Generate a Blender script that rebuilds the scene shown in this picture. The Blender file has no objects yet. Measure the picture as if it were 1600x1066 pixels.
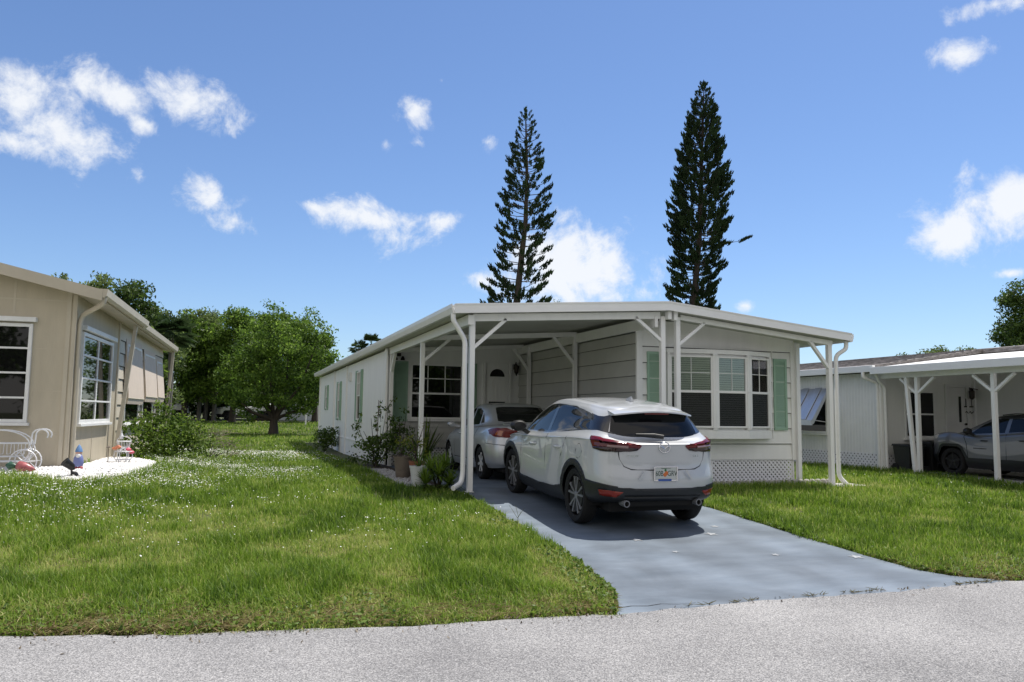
import bpy, bmesh, math, random
import numpy as np
from mathutils import Vector, Matrix
rng = np.random.default_rng(7); random.seed(7)
S = bpy.context.scene; COL = S.collection
# ---------------------------------------------------------------- camera
yaw, pitch, roll = math.radians(19.0), math.atan(115/1225), 0.0125
fw0 = Vector((math.sin(yaw), math.cos(yaw), 0)); r0 = Vector((math.cos(yaw), -math.sin(yaw), 0)); zz = Vector((0, 0, 1))
fw = fw0*math.cos(pitch) + zz*math.sin(pitch); u0 = zz*math.cos(pitch) - fw0*math.sin(pitch)
rr = r0*math.cos(roll) + u0*math.sin(roll); uu = u0*math.cos(roll) - r0*math.sin(roll)
cam = bpy.data.objects.new('camera', bpy.data.cameras.new('camera')); COL.objects.link(cam); S.camera = cam
CAMP = Vector((-3.45, -12.14, 1.6))
m = Matrix((rr, uu, -fw)).transposed().to_4x4(); m.translation = CAMP; cam.matrix_world = m
cam.data.sensor_width = 36; cam.data.lens = 36*1225/1600; cam.data.clip_start = .1; cam.data.clip_end = 3000
# ---------------------------------------------------------------- light
SUN = Vector((.38, .23, 1)).normalized()
sl = bpy.data.lights.new('sun', 'SUN'); sl.energy = 5.0; sl.angle = math.radians(.53); sl.color = (1, .955, .88)
so = bpy.data.objects.new('sun', sl); COL.objects.link(so); so.rotation_euler = SUN.to_track_quat('Z', 'Y').to_euler(); so.location = (0, 0, 30)
S.view_settings.view_transform = 'Standard'; S.view_settings.look = 'None'; S.view_settings.gamma = 1; S.view_settings.exposure = .24
S.cycles.max_bounces = 8; S.cycles.diffuse_bounces = 3; S.cycles.transparent_max_bounces = 12
W = bpy.data.worlds.new('World'); S.world = W; W.use_nodes = True
def world():
    nt = W.node_tree; N = nt.nodes; L = nt.links; N.clear()
    def nd(t, **k):
        n = N.new(t)
        for a, b in k.items(): setattr(n, a, b)
        return n
    def ma(op, a, b=None, c=None, clamp=False):
        n = nd('ShaderNodeMath', operation=op, use_clamp=clamp)
        for i, v in enumerate((a, b, c)):
            if v is None: continue
            if isinstance(v, (int, float)): n.inputs[i].default_value = v
            else: L.new(v, n.inputs[i])
        return n.outputs[0]
    sky = nd('ShaderNodeTexSky'); sky.sky_type = 'NISHITA'; sky.sun_disc = False
    sky.sun_elevation = math.asin(SUN.z); sky.sun_rotation = math.atan2(SUN.x, SUN.y)
    sky.air_density = 1.0; sky.dust_density = .3; sky.ozone_density = 2.0; sky.altitude = 0
    tc = nd('ShaderNodeTexCoord'); d = tc.outputs['Generated']
    noi = nd('ShaderNodeTexNoise'); noi.inputs['Scale'].default_value = 21; noi.inputs['Detail'].default_value = 10; noi.inputs['Roughness'].default_value = .66; noi.inputs['Distortion'].default_value = .25
    L.new(d, noi.inputs['Vector'])
    noi2 = nd('ShaderNodeTexNoise'); noi2.inputs['Scale'].default_value = 6; noi2.inputs['Detail'].default_value = 4
    L.new(d, noi2.inputs['Vector'])
    # small fair-weather clouds: (azimuth deg right of the y axis, elevation deg, half width deg, half height deg, tilt deg, density)
    clouds = CLOUDS
    acc = None
    for az, el, a, b, t, w in clouds:
        az, el = math.radians(az), math.radians(el)
        c = Vector((math.sin(az)*math.cos(el), math.cos(az)*math.cos(el), math.sin(el)))
        e1 = Vector((math.cos(az), -math.sin(az), 0)); e2 = e1.cross(c)
        if e2.z < 0: e2 = -e2
        t = math.radians(t); f1 = e1*math.cos(t)+e2*math.sin(t); f2 = e2*math.cos(t)-e1*math.sin(t)
        sb = nd('ShaderNodeVectorMath', operation='SUBTRACT'); L.new(d, sb.inputs[0]); sb.inputs[1].default_value = c
        d1 = nd('ShaderNodeVectorMath', operation='DOT_PRODUCT'); L.new(sb.outputs[0], d1.inputs[0]); d1.inputs[1].default_value = f1/math.radians(a)
        d2 = nd('ShaderNodeVectorMath', operation='DOT_PRODUCT'); L.new(sb.outputs[0], d2.inputs[0]); d2.inputs[1].default_value = f2/math.radians(b)
        q = ma('MULTIPLY', d1.outputs['Value'], d1.outputs['Value']); q = ma('MULTIPLY_ADD', d2.outputs['Value'], d2.outputs['Value'], q)
        q = ma('SQRT', q); q = ma('SUBTRACT', w, q)
        acc = q if acc is None else ma('MAXIMUM', acc, q)
    n1 = ma('MULTIPLY_ADD', noi.outputs['Fac'], 3.2, -1.60)
    n2 = ma('MULTIPLY_ADD', noi2.outputs['Fac'], 1.4, -.7)
    s = ma('ADD', ma('ADD', acc, n1), n2)
    mr = nd('ShaderNodeMapRange', interpolation_type='SMOOTHSTEP'); mr.inputs['From Min'].default_value = -.12; mr.inputs['From Max'].default_value = .95; mr.inputs['To Max'].default_value = .93
    L.new(s, mr.inputs['Value'])
    hs = nd('ShaderNodeHueSaturation'); hs.inputs['Saturation'].default_value = 1.0; hs.inputs['Value'].default_value = 1.0
    L.new(sky.outputs[0], hs.inputs['Color'])
    tint = nd('ShaderNodeMix', data_type='RGBA', blend_type='MULTIPLY'); tint.inputs['Factor'].default_value = 1
    L.new(hs.outputs[0], tint.inputs['A']); tint.inputs['B'].default_value = SKYTINT
    # unseen bright cloud bank, added behind the camera to fill the shaded walls
    dt = nd('ShaderNodeVectorMath', operation='DOT_PRODUCT'); L.new(d, dt.inputs[0]); dt.inputs[1].default_value = Vector((-.42, -.80, .43)).normalized()
    bk = nd('ShaderNodeMapRange', interpolation_type='SMOOTHSTEP'); bk.inputs['From Min'].default_value = .25; bk.inputs['From Max'].default_value = .80; bk.inputs['To Max'].default_value = .9
    L.new(ma('MULTIPLY_ADD', noi2.outputs['Fac'], .8, ma('ADD', dt.outputs['Value'], -.4)), bk.inputs['Value'])
    tm = nd('ShaderNodeMix', data_type='RGBA'); L.new(bk.outputs[0], tm.inputs['Factor']); L.new(tint.outputs['Result'], tm.inputs['A']); tm.inputs['B'].default_value = FILLBANKCOL; tint = tm
    mx = nd('ShaderNodeMix', data_type='RGBA'); L.new(mr.outputs[0], mx.inputs['Factor']); L.new(tint.outputs['Result'], mx.inputs['A']); mx.inputs['B'].default_value = CLOUDCOL
    bg = nd('ShaderNodeBackground'); bg.inputs['Strength'].default_value = .1; L.new(mx.outputs['Result'], bg.inputs['Color'])
    out = nd('ShaderNodeOutputWorld'); L.new(bg.outputs[0], out.inputs['Surface'])
FILLBANKCOL = (7.6, 7.2, 6.9, 1); CLOUDCOL = (8.0, 8.2, 8.5, 1); SKYTINT = (.86, .98, 1.18, 1)
CLOUDS = [(-13.99, 18.62, 2.9, 2.1, -10, 0.95), (-11.79, 17.33, 3.74, 1.87, -15, 1.0), (-14.34, 16.2, 2.81, 1.17, 0, 0.9), (-8.62, 20.06, 2.57, 1.5, -20, 0.85), (-7.1, 18.65, 1.78, 0.84, -30, 0.7), (-3.65, 20.48, 3.09, 1.78, -12, 1.0), (11.21, 21.17, 1.68, 1.96, 10, 0.9), (11.73, 19.38, 1.4, 1.03, 0, 0.6), (9.52, 19.12, 1.17, 1.03, 0, 0.35), (-2.32, 14.62, 2.81, 1.68, -10, 0.85), (-0.86, 13.05, 2.1, 1.22, -10, 0.85), (8.75, 13.89, 4.91, 1.31, -8, 0.9), (10.18, 12.6, 2.9, 1.22, 0, 0.85), (14.13, 13.98, 2.1, 1.03, 10, 0.75), (4.41, 14.36, 2.34, 0.84, -10, 0.65), (22.72, 10.19, 3.98, 2.57, 0, 1.5), (16.81, 9.81, 2.57, 1.12, 0, 0.9), (25.07, 9.26, 3.27, 1.17, -10, 1.25), (49.54, 22.72, 2.25, 1.03, 0, 0.85), (48.58, 11.97, 2.81, 1.59, 0, 0.95), (52.13, 13.22, 2.57, 2.25, 0, 1.0), (51.61, 24.97, 2.57, 0.94, 0, 0.75), (35.7, 7.81, 1.22, 0.65, 0, 0.7), (16.89, 19.57, 1.03, 1.03, 0, 0.3), (-7.08, 15.5, 1.12, 1.22, 0, 0.3), (51.85, 9.07, 1.03, 0.47, 0, 0.6), (13.44, 23.63, 0.94, 0.84, 0, 0.3), (28.79, 9.69, 1.87, 1.03, 0, 0.35)]
world()
# ---------------------------------------------------------------- helpers
def wm(o):
    return o.matrix_basis if o.parent is None else wm(o.parent) @ o.matrix_parent_inverse @ o.matrix_basis
def link(o, parent=None):
    COL.objects.link(o)
    if parent is not None:
        o.parent = parent; o.matrix_parent_inverse = wm(parent).inverted()
    return o
def tag(o, label=None, cat=None, group=None, kind=None):
    if label: o['label'] = label
    if cat: o['category'] = cat
    if group: o['group'] = group
    if kind: o['kind'] = kind
    return o
def thing(name, label, cat, loc=(0, 0, 0), group=None):
    o = bpy.data.objects.new(name, None); o.empty_display_size = .2; o.location = loc; COL.objects.link(o)
    return tag(o, label, cat, group)
def smooth(me, ang=40):
    me.polygons.foreach_set('use_smooth', [True]*len(me.polygons))
    try: me.set_sharp_from_angle(angle=math.radians(ang))
    except Exception: pass
class MB:
    """collects shapes, then links them as ONE mesh object"""
    def __init__(s): s.v = []; s.f = []
    def add(s, vs, fs):
        n = len(s.v); s.v += [tuple(p) for p in vs]; s.f += [tuple(i+n for i in f) for f in fs]; return s
    def box(s, x0, x1, y0, y1, z0, z1):
        return s.add([(x0,y0,z0),(x1,y0,z0),(x1,y1,z0),(x0,y1,z0),(x0,y0,z1),(x1,y0,z1),(x1,y1,z1),(x0,y1,z1)],
                     [(0,3,2,1),(4,5,6,7),(0,1,5,4),(1,2,6,5),(2,3,7,6),(3,0,4,7)])
    def fbox(s, o, ux, n, a0, a1, b0, b1, z0, z1):
        """box in a wall frame: a along ux, b outward along n, z up"""
        o, ux, n = Vector(o), Vector(ux), Vector(n); P = lambda a, b, z: o+ux*a+n*b+zz*z
        return s.add([P(a0,b0,z0),P(a1,b0,z0),P(a1,b1,z0),P(a0,b1,z0),P(a0,b0,z1),P(a1,b0,z1),P(a1,b1,z1),P(a0,b1,z1)],
                     [(0,3,2,1),(4,5,6,7),(0,1,5,4),(1,2,6,5),(2,3,7,6),(3,0,4,7)])
    def beam(s, p, q, w, h=None, up=(0, 0, 1)):
        p, q = Vector(p), Vector(q); h = h or w; d = (q-p).normalized(); up = Vector(up)
        if abs(d.dot(up)) > .98: up = Vector((0, 1, 0))
        a = d.cross(up).normalized()*w/2; b = a.cross(d).normalized()*h/2
        vs = [p-a-b, p+a-b, p+a+b, p-a+b, q-a-b, q+a-b, q+a+b, q-a+b]
        return s.add(vs, [(0,3,2,1),(4,5,6,7),(0,1,5,4),(1,2,6,5),(2,3,7,6),(3,0,4,7)])
    def tube(s, pts, r, n=8, cap=True):
        pts = [Vector(p) for p in pts]; R = r if hasattr(r, '__len__') else [r]*len(pts); vs = []; fs = []; ref = None
        for i, p in enumerate(pts):
            d = (pts[min(i+1, len(pts)-1)]-pts[max(i-1, 0)]).normalized()
            if ref is None: ref = Vector((1, 0, 0)) if abs(d.x) < .8 else Vector((0, 1, 0))
            a = (ref-d*ref.dot(d)).normalized(); b = d.cross(a); ref = a
            for k in range(n): vs.append(p+(a*math.cos(2*math.pi*k/n)+b*math.sin(2*math.pi*k/n))*R[i])
        for i in range(len(pts)-1):
            for k in range(n): fs.append((i*n+k, i*n+(k+1) % n, (i+1)*n+(k+1) % n, (i+1)*n+k))
        if cap: fs += [tuple(range(n-1, -1, -1)), tuple(range((len(pts)-1)*n, len(pts)*n))]
        return s.add(vs, fs)
    def lathe(s, prof, o=(0, 0, 0), n=16, axis='z'):
        vs = []; fs = []; o = Vector(o)
        for r, h in prof:
            for k in range(n):
                c, q = r*math.cos(2*math.pi*k/n), r*math.sin(2*math.pi*k/n)
                vs.append(o+Vector({'z': (c, q, h), 'x': (h, c, q), 'y': (q, h, c)}[axis]))
        for i in range(len(prof)-1):
            for k in range(n): fs.append((i*n+k, i*n+(k+1) % n, (i+1)*n+(k+1) % n, (i+1)*n+k))
        return s.add(vs, fs)
    def prism(s, poly, axis, a, b):
        """poly of 2D points extruded along axis from a to b (axis y: poly is x,z; axis x: poly is y,z; axis z: poly is x,y)"""
        f = {'y': lambda p, t: (p[0], t, p[1]), 'x': lambda p, t: (t, p[0], p[1]), 'z': lambda p, t: (p[0], p[1], t)}[axis]; n = len(poly)
        vs = [f(p, a) for p in poly]+[f(p, b) for p in poly]
        return s.add(vs, [tuple(range(n-1, -1, -1)), tuple(range(n, 2*n))]+[(i, (i+1) % n, n+(i+1) % n, n+i) for i in range(n)])
    def build(s, name, mat, parent=None, bev=0, sm=None, origin=None, sub=0):
        me = bpy.data.meshes.new(name); v = s.v
        if origin is not None: v = [(a-origin[0], b-origin[1], c-origin[2]) for a, b, c in v]
        me.from_pydata(v, [], s.f)
        bm = bmesh.new(); bm.from_mesh(me); bmesh.ops.recalc_face_normals(bm, faces=bm.faces); bm.to_mesh(me); bm.free()
        me.materials.append(mat); o = bpy.data.objects.new(name, me)
        if origin is not None: o.location = origin
        link(o, parent)
        if sm: smooth(me, sm)
        if bev:
            b = o.modifiers.new('bevel', 'BEVEL'); b.width = bev; b.segments = 2; b.limit_method = 'ANGLE'; b.angle_limit = math.radians(50)
        if sub: sb = o.modifiers.new('sub', 'SUBSURF'); sb.levels = sb.render_levels = sub
        return o
def np_mesh(name, V, F, mat, parent=None, tint=None, origin=None):
    """mesh from numpy arrays; F is a list of (n,k) index arrays"""
    V = np.asarray(V, np.float32)
    if origin is not None: V = V-np.asarray(origin, np.float32)
    me = bpy.data.meshes.new(name); me.vertices.add(len(V)); me.vertices.foreach_set('co', V.ravel())
    li = np.concatenate([f.ravel() for f in F]).astype(np.int32); tot = np.concatenate([np.full(len(f), f.shape[1]) for f in F]).astype(np.int32)
    me.loops.add(len(li)); me.loops.foreach_set('vertex_index', li); me.polygons.add(len(tot))
    me.polygons.foreach_set('loop_start', np.concatenate(([0], np.cumsum(tot)[:-1])).astype(np.int32))
    try: me.polygons.foreach_set('loop_total', tot)
    except Exception: pass
    me.update(calc_edges=True); me.validate()
    if tint is not None:
        a = me.attributes.new('tint', 'FLOAT', 'POINT'); a.data.foreach_set('value', np.asarray(tint, np.float32))
    me.materials.append(mat); o = bpy.data.objects.new(name, me)
    if origin is not None: o.location = origin
    return link(o, parent)
def copy_tree(o, parent=None):
    c = o.copy(); COL.objects.link(c)
    if parent is not None: c.parent = parent
    for ch in [q for q in bpy.data.objects if q.parent == o]: copy_tree(ch, c)
    return c
# ---------------------------------------------------------------- materials
def lin(r, g, b):
    f = lambda c: ((c/255+.055)/1.055)**2.4 if c > 10 else c/255/12.92
    return (f(r), f(g), f(b), 1)
def mat(name, col, rough=.6, metal=0, var=0, vscale=3, bump=0, bscale=40, spec=.5, coat=0, col2=None, stretch=None, detail=5):
    M = bpy.data.materials.new(name); M.use_nodes = True; nt = M.node_tree; N = nt.nodes; L = nt.links; b = N['Principled BSDF']
    col = tuple(col)+(1,) if len(col) == 3 else col
    b.inputs['Base Color'].default_value = col; b.inputs['Roughness'].default_value = rough; b.inputs['Metallic'].default_value = metal
    b.inputs['Specular IOR Level'].default_value = spec; b.inputs['Coat Weight'].default_value = coat; b.inputs['Coat Roughness'].default_value = .03
    if var or bump:
        g = N.new('ShaderNodeNewGeometry'); vec = g.outputs['Position']
        if stretch:
            mp = N.new('ShaderNodeMapping'); mp.inputs['Scale'].default_value = stretch; L.new(vec, mp.inputs['Vector']); vec = mp.outputs[0]
    if var:
        n = N.new('ShaderNodeTexNoise'); n.inputs['Scale'].default_value = vscale; n.inputs['Detail'].default_value = detail; n.inputs['Roughness'].default_value = .65; L.new(vec, n.inputs['Vector'])
        r = N.new('ShaderNodeMapRange'); r.inputs['From Min'].default_value = .3; r.inputs['From Max'].default_value = .7; L.new(n.outputs['Fac'], r.inputs['Value'])
        x = N.new('ShaderNodeMix'); x.data_type = 'RGBA'; L.new(r.outputs[0], x.inputs['Factor'])
        c2 = col2 or tuple(c*(1-var) for c in col[:3])+(1,)
        x.inputs['A'].default_value = tuple(c2)+(1,) if len(c2) == 3 else c2; x.inputs['B'].default_value = col; L.new(x.outputs['Result'], b.inputs['Base Color'])
    if bump:
        n = N.new('ShaderNodeTexNoise'); n.inputs['Scale'].default_value = bscale; n.inputs['Detail'].default_value = 4; L.new(vec, n.inputs['Vector'])
        bp = N.new('ShaderNodeBump'); bp.inputs['Strength'].default_value = bump; bp.inputs['Distance'].default_value = .01; L.new(n.outputs['Fac'], bp.inputs['Height']); L.new(bp.outputs[0], b.inputs['Normal'])
    return M
def leafmat(name, dark, light, trans=.35, rough=.5, spec=.3, sat=None):
    """leaf: colour runs dark..light by the per-leaf 'tint'; part of the light passes through"""
    M = bpy.data.materials.new(name); M.use_nodes = True; nt = M.node_tree; N = nt.nodes; L = nt.links; b = N['Principled BSDF']; out = N['Material Output']
    at = N.new('ShaderNodeAttribute'); at.attribute_name = 'tint'
    x = N.new('ShaderNodeValToRGB'); e = x.color_ramp.elements; e[0].color = tuple(dark)+(1,); e[1].color = tuple(light)+(1,)
    if sat: 
        q = e.new(sat[0]); q.color = tuple(sat[1])+(1,)
    L.new(at.outputs['Fac'], x.inputs['Fac']); L.new(x.outputs[0], b.inputs['Base Color'])
    b.inputs['Roughness'].default_value = rough; b.inputs['Specular IOR Level'].default_value = spec
    t = N.new('ShaderNodeBsdfTranslucent'); L.new(x.outputs[0], t.inputs['Color'])
    s = N.new('ShaderNodeMixShader'); s.inputs[0].default_value = trans; L.new(b.outputs[0], s.inputs[1]); L.new(t.outputs[0], s.inputs[2]); L.new(s.outputs[0], out.inputs['Surface'])
    return M
def glassmat(name, tr=.8, tint=(.75, .8, .78), fres=1.5):
    M = bpy.data.materials.new(name); M.use_nodes = True; nt = M.node_tree; N = nt.nodes; L = nt.links; N.remove(N['Principled BSDF']); out = N['Material Output']
    f = N.new('ShaderNodeFresnel'); f.inputs['IOR'].default_value = fres
    t = N.new('ShaderNodeBsdfTransparent'); t.inputs['Color'].default_value = tuple(c*tr for c in tint)+(1,)
    g = N.new('ShaderNodeBsdfGlossy'); g.inputs['Roughness'].default_value = .02
    s = N.new('ShaderNodeMixShader'); L.new(f.outputs[0], s.inputs[0]); L.new(t.outputs[0], s.inputs[1]); L.new(g.outputs[0], s.inputs[2]); L.new(s.outputs[0], out.inputs['Surface'])
    return M
MT = dict(
    white=mat('white_paint', (.82, .82, .80), .45, var=.12, vscale=2.2, bump=.05, bscale=60),
    whitewall=mat('white_wall_paint', (.86, .86, .84), .6, var=.09, stretch=(5, 5, .5), vscale=1.0, bump=.12, bscale=25),
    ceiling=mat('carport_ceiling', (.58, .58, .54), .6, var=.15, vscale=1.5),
    siding=mat('white_lap_siding', (.84, .84, .81), .55, var=.07, stretch=(5, 5, .6), vscale=1.0, bump=.08, bscale=30),
    sidingin=mat('shaded_white_siding', (.52, .52, .49), .6, var=.12, vscale=1.6, bump=.08, bscale=30),  # same white siding, darkened to put the carport shade into its colour
    trim=mat('white_trim', (.85, .85, .83), .4, var=.07, stretch=(6, 6, 1.5), vscale=1.5),
    gutter=mat('white_gutter_metal', (.82, .82, .80), .35, var=.08, stretch=(2.5, 2.5, 9), vscale=1.2),
    roofwhite=mat('white_roof_coating', (.78, .78, .77), .5, var=.08, vscale=1),
    beige=mat('beige_paint', (.54, .475, .36), .65, var=.16, stretch=(3, 3, .7), vscale=1.1, bump=.25, bscale=14),
    beigetrim=mat('beige_trim', (.56, .50, .39), .55, var=.1, vscale=2.5),
    beigesiding=mat('beige_siding', (.62, .55, .43), .55, var=.1, vscale=2, bump=.1),
    fabric=mat('tan_awning_canvas', (.66, .56, .46), .8, var=.1, vscale=4, bump=.1, bscale=120),
    green=mat('mint_green_paint', (.30, .46, .34), .5, var=.12, vscale=5),
    pane=mat('dark_window_glass', (.007, .007, .007), .02, spec=.42),
    glass=glassmat('clear_window_glass', .95, (.95, .98, .96)),
    screen=None,
    blind=mat('pale_blind', (.62, .66, .62), .5),
    dark=mat('black_plastic', (.012, .012, .013), .45),
    black=mat('matte_black', (.006, .006, .006), .9),
    shingle=mat('grey_brown_shingle', (.36, .33, .31), .9, var=.85, vscale=5, bump=.5, bscale=30, stretch=(1.2, 1.0, 6)),
    lattice=mat('white_lattice', (.84, .84, .86), .5, var=.08),
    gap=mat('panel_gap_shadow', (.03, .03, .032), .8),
    soil=mat('dark_soil', (.05, .035, .022), .95, var=.5, vscale=12, bump=.8, bscale=40),
    pebble=mat('white_pebbles', (.80, .79, .77), .6, var=.25, vscale=18),
    stone=mat('grey_edging_stone', (.36, .35, .33), .85, var=.3, vscale=8, bump=.4),
    concrete=mat('pale_concrete', (.48, .46, .43), .85, var=.3, vscale=5, bump=.3),
    terracotta=mat('terracotta', (.28, .10, .06), .8, var=.25, vscale=9),
    potwhite=mat('white_pot_glaze', (.62, .64, .64), .4, var=.15, vscale=6),
    potgrey=mat('weathered_pot', (.17, .14, .11), .85, var=.3, vscale=9),
    wire=mat('white_enamel_wire', (.75, .76, .78), .4),
    bark=mat('grey_brown_bark', (.07, .055, .042), .9, var=.5, vscale=10, bump=.7, bscale=25, stretch=(1, 1, .3)),
    palebark=mat('pale_grey_bark', (.22, .20, .18), .9, var=.4, vscale=8, bump=.5, stretch=(1, 1, .3)),
    chrome=mat('chrome', (.72, .72, .74), .12, 1),
    alloy=mat('machined_alloy', (.60, .61, .63), .3, .35),
    alloymid=mat('grey_alloy', (.22, .225, .24), .35, .3),
    alloydark=mat('dark_alloy', (.03, .03, .032), .4, .6),
    rubber=mat('tyre_rubber', (.006, .006, .006), .85, bump=.2, bscale=80),
    redlens=mat('red_lamp_lens', (.15, .005, .007), .12, coat=.25, var=.55, vscale=9),
    amber=mat('amber_lens', (.36, .09, .008), .1, coat=1),
    lens=mat('clear_lamp_lens', (.5, .48, .46), .1, coat=1),
    redrefl=mat('red_reflector', (.20, .015, .006), .25),
    bin=mat('black_bin_plastic', (.015, .016, .017), .5),
    brass=mat('aged_bronze', (.03, .025, .02), .4, .7),
)
def screenmat():
    M = bpy.data.materials.new('dark_insect_screen'); M.use_nodes = True; nt = M.node_tree; b = nt.nodes['Principled BSDF']; b.inputs['Base Color'].default_value = (.012, .013, .013, 1); b.inputs['Roughness'].default_value = .5; b.inputs['Specular IOR Level'].default_value = .3
    t = nt.nodes.new('ShaderNodeBsdfTransparent'); s = nt.nodes.new('ShaderNodeMixShader'); s.inputs[0].default_value = .55; nt.links.new(t.outputs[0], s.inputs[1]); nt.links.new(b.outputs[0], s.inputs[2]); nt.links.new(s.outputs[0], nt.nodes['Material Output'].inputs['Surface']); return M
MT['screen'] = screenmat()
def carpaint(name, col, flake=.15, metal=0):
    M = mat(name, col, .35, metal, coat=1.0); b = M.node_tree.nodes['Principled BSDF']; b.inputs['Coat Roughness'].default_value = .02
    return M
MT['pearl'] = carpaint('pearl_white_car_paint', (.46, .475, .485)); MT['silver'] = carpaint('silver_car_paint', (.52, .54, .56), metal=.5)
MT['grey'] = carpaint('grey_car_paint', (.15, .155, .17), metal=.5); MT['plainwhite'] = carpaint('plain_white_car_paint', (.75, .75, .75))
MT['carglass'] = mat('tinted_car_glass', (.004, .005, .006), .015, spec=.4)
# ---------------------------------------------------------------- terrain
def sst(a, b, x):
    t = np.clip((np.asarray(x, float)-a)/(b-a), 0, 1); return t*t*(3-2*t)
def roadedge(x):
    return np.interp(x, [-400, -60, -20, -10, -5, -3.7, -2.3, -.45, 1, 4, 8, 20, 60, 400], [30, 6, -1.5, -4.55, -5.6, -5.93, -6.1, -6.26, -6.2, -6.2, -6.05, -5.0, 0, 40])
def gz(x, y):
    x = np.asarray(x, float); y = np.asarray(y, float); ye = np.minimum(roadedge(x), -1.5); y = np.where(y < 0, -6.2*y/ye, y)
    b = np.interp(y, [-400, -6.35, -6.15, 0, 4, 15, 34, 60, 140, 900], [-.05, -.03, 0.0, .347, .35, .22, .30, .95, 1.5, 4])
    return b+.2*sst(3.2, 5.8, -x)*sst(-2.5, 3.5, y)*(1-sst(14, 24, y))
def gzf(x, y): return float(gz(x, y))
# ---------------------------------------------------------------- setting: ground, road, driveway
def grid(name, xs, ys, zf, material, kind='structure'):
    X, Y = np.meshgrid(xs, ys); V = np.stack([X.ravel(), Y.ravel(), zf(X, Y).ravel()], 1); nx, ny = len(xs), len(ys)
    i = np.arange(nx-1)[None, :]+np.arange(ny-1)[:, None]*nx; F = np.stack([i, i+1, i+nx+1, i+nx], -1).reshape(-1, 4)
    o = np_mesh(name, V, [F], material); o.data.polygons.foreach_set('use_smooth', [True]*len(F)); o['kind'] = kind; return o
def soilmat():
    M = mat('lawn_ground', (.085, .115, .028), .95, var=.6, vscale=1.3, bump=.8, bscale=30, col2=(.06, .05, .025)); return M
xs = np.concatenate([[-900, -400, -200, -120, -80, -50, -35, -25, -18], np.arange(-14, 22, .5), [24, 30, 40, 55, 80, 120, 200, 400, 900]])
ys = np.concatenate([[-300, -100, -50, -30, -20, -12, -8, -7], np.arange(-6.6, -5.6, .1), np.arange(-5.5, 26, .5), [28, 31, 34, 38, 43, 48, 54, 60, 70, 90, 120, 160, 240, 400, 900]])
MT['lawn'] = soilmat()
tag(grid('ground', xs, ys, lambda X, Y: gz(X, Y), MT['lawn']), 'uneven green lawn ground around the three homes', 'ground')
def asphalt():
    M = bpy.data.materials.new('worn_light_asphalt'); M.use_nodes = True; nt = M.node_tree; N = nt.nodes; L = nt.links; b = N['Principled BSDF']
    g = N.new('ShaderNodeNewGeometry')
    v = N.new('ShaderNodeTexVoronoi'); v.inputs['Scale'].default_value = 130; L.new(g.outputs['Position'], v.inputs['Vector'])
    n = N.new('ShaderNodeTexNoise'); n.inputs['Scale'].default_value = 80; n.inputs['Detail'].default_value = 5; n.inputs['Roughness'].default_value = .75; L.new(g.outputs['Position'], n.inputs['Vector'])
    n2 = N.new('ShaderNodeTexNoise'); n2.inputs['Scale'].default_value = .6; n2.inputs['Detail'].default_value = 4; L.new(g.outputs['Position'], n2.inputs['Vector'])
    sp = N.new('ShaderNodeSeparateColor'); L.new(v.outputs['Color'], sp.inputs[0])
    a = N.new('ShaderNodeMath'); a.operation = 'MULTIPLY_ADD'; a.inputs[1].default_value = .5; L.new(sp.outputs[0], a.inputs[0])
    m2 = N.new('ShaderNodeMath'); m2.operation = 'MULTIPLY_ADD'; m2.inputs[1].default_value = 1.1; m2.inputs[2].default_value = -.38; L.new(n.outputs['Fac'], m2.inputs[0]); L.new(m2.outputs[0], a.inputs[2])
    m3 = N.new('ShaderNodeMath'); m3.operation = 'MULTIPLY_ADD'; m3.inputs[1].default_value = .5; L.new(n2.outputs['Fac'], m3.inputs[0])
    m4 = N.new('ShaderNodeMath'); m4.operation = 'ADD'; m4.inputs[1].default_value = -.25; L.new(a.outputs[0], m3.inputs[2]); L.new(m3.outputs[0], m4.inputs[0])
    r = N.new('ShaderNodeValToRGB'); e = r.color_ramp.elements; e[0].position = .1; e[0].color = (.10, .098, .10, 1); e[1].position = .85; e[1].color = (.54, .525, .51, 1)
    q = e.new(.45); q.color = (.25, .244, .24, 1); L.new(m4.outputs[0], r.inputs['Fac']); L.new(r.outputs[0], b.inputs['Base Color'])
    b.inputs['Roughness'].default_value = .9
    bp = N.new('ShaderNodeBump'); bp.inputs['Strength'].default_value = .7; bp.inputs['Distance'].default_value = .006; L.new(v.outputs['Distance'], bp.inputs['Height']); L.new(bp.outputs[0], b.inputs['Normal'])
    return M
MT['asphalt'] = asphalt()
rx = np.concatenate([[-400, -60, -20], np.arange(-12, 12, .12), [20, 60, 400]])
def road():
    e = roadedge(rx)+rng.normal(0, .018, len(rx))+.03*np.sin(rx*2.3)*np.sin(rx*.7)
    V = []; nx = len(rx)
    for k, t in enumerate((0, .03, .3, 1.5, 7, 60)):
        z = [0.004, .012, .014, .016, .03, .03][k]; V.append(np.stack([rx, e-t, np.full(nx, z)], 1))
    V = np.concatenate(V); i = np.arange(nx-1)[None]+np.arange(5)[:, None]*nx
    F = np.stack([i+nx, i+nx+1, i+1, i], -1).reshape(-1, 4)
    o = np_mesh('road', V, [F], MT['asphalt']); tag(o, 'pale grey worn asphalt street in the foreground', 'road', kind='structure')
road()
def drive_l(y): return np.interp(y, [-6.3, -6.1, -5.8, -5.3, -4.4, -2.4, 0, 8], [-.52, -.40, -.27, -.15, -.08, -.08, -.08, -.05])
def drive_r(y): return np.interp(y, [-6.3, -6.15, -5.95, -5.6, -5.0, -3.9, -2, 0, 8], [4.1, 3.75, 3.45, 3.27, 3.22, 3.21, 3.22, 3.3, 3.42])
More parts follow.
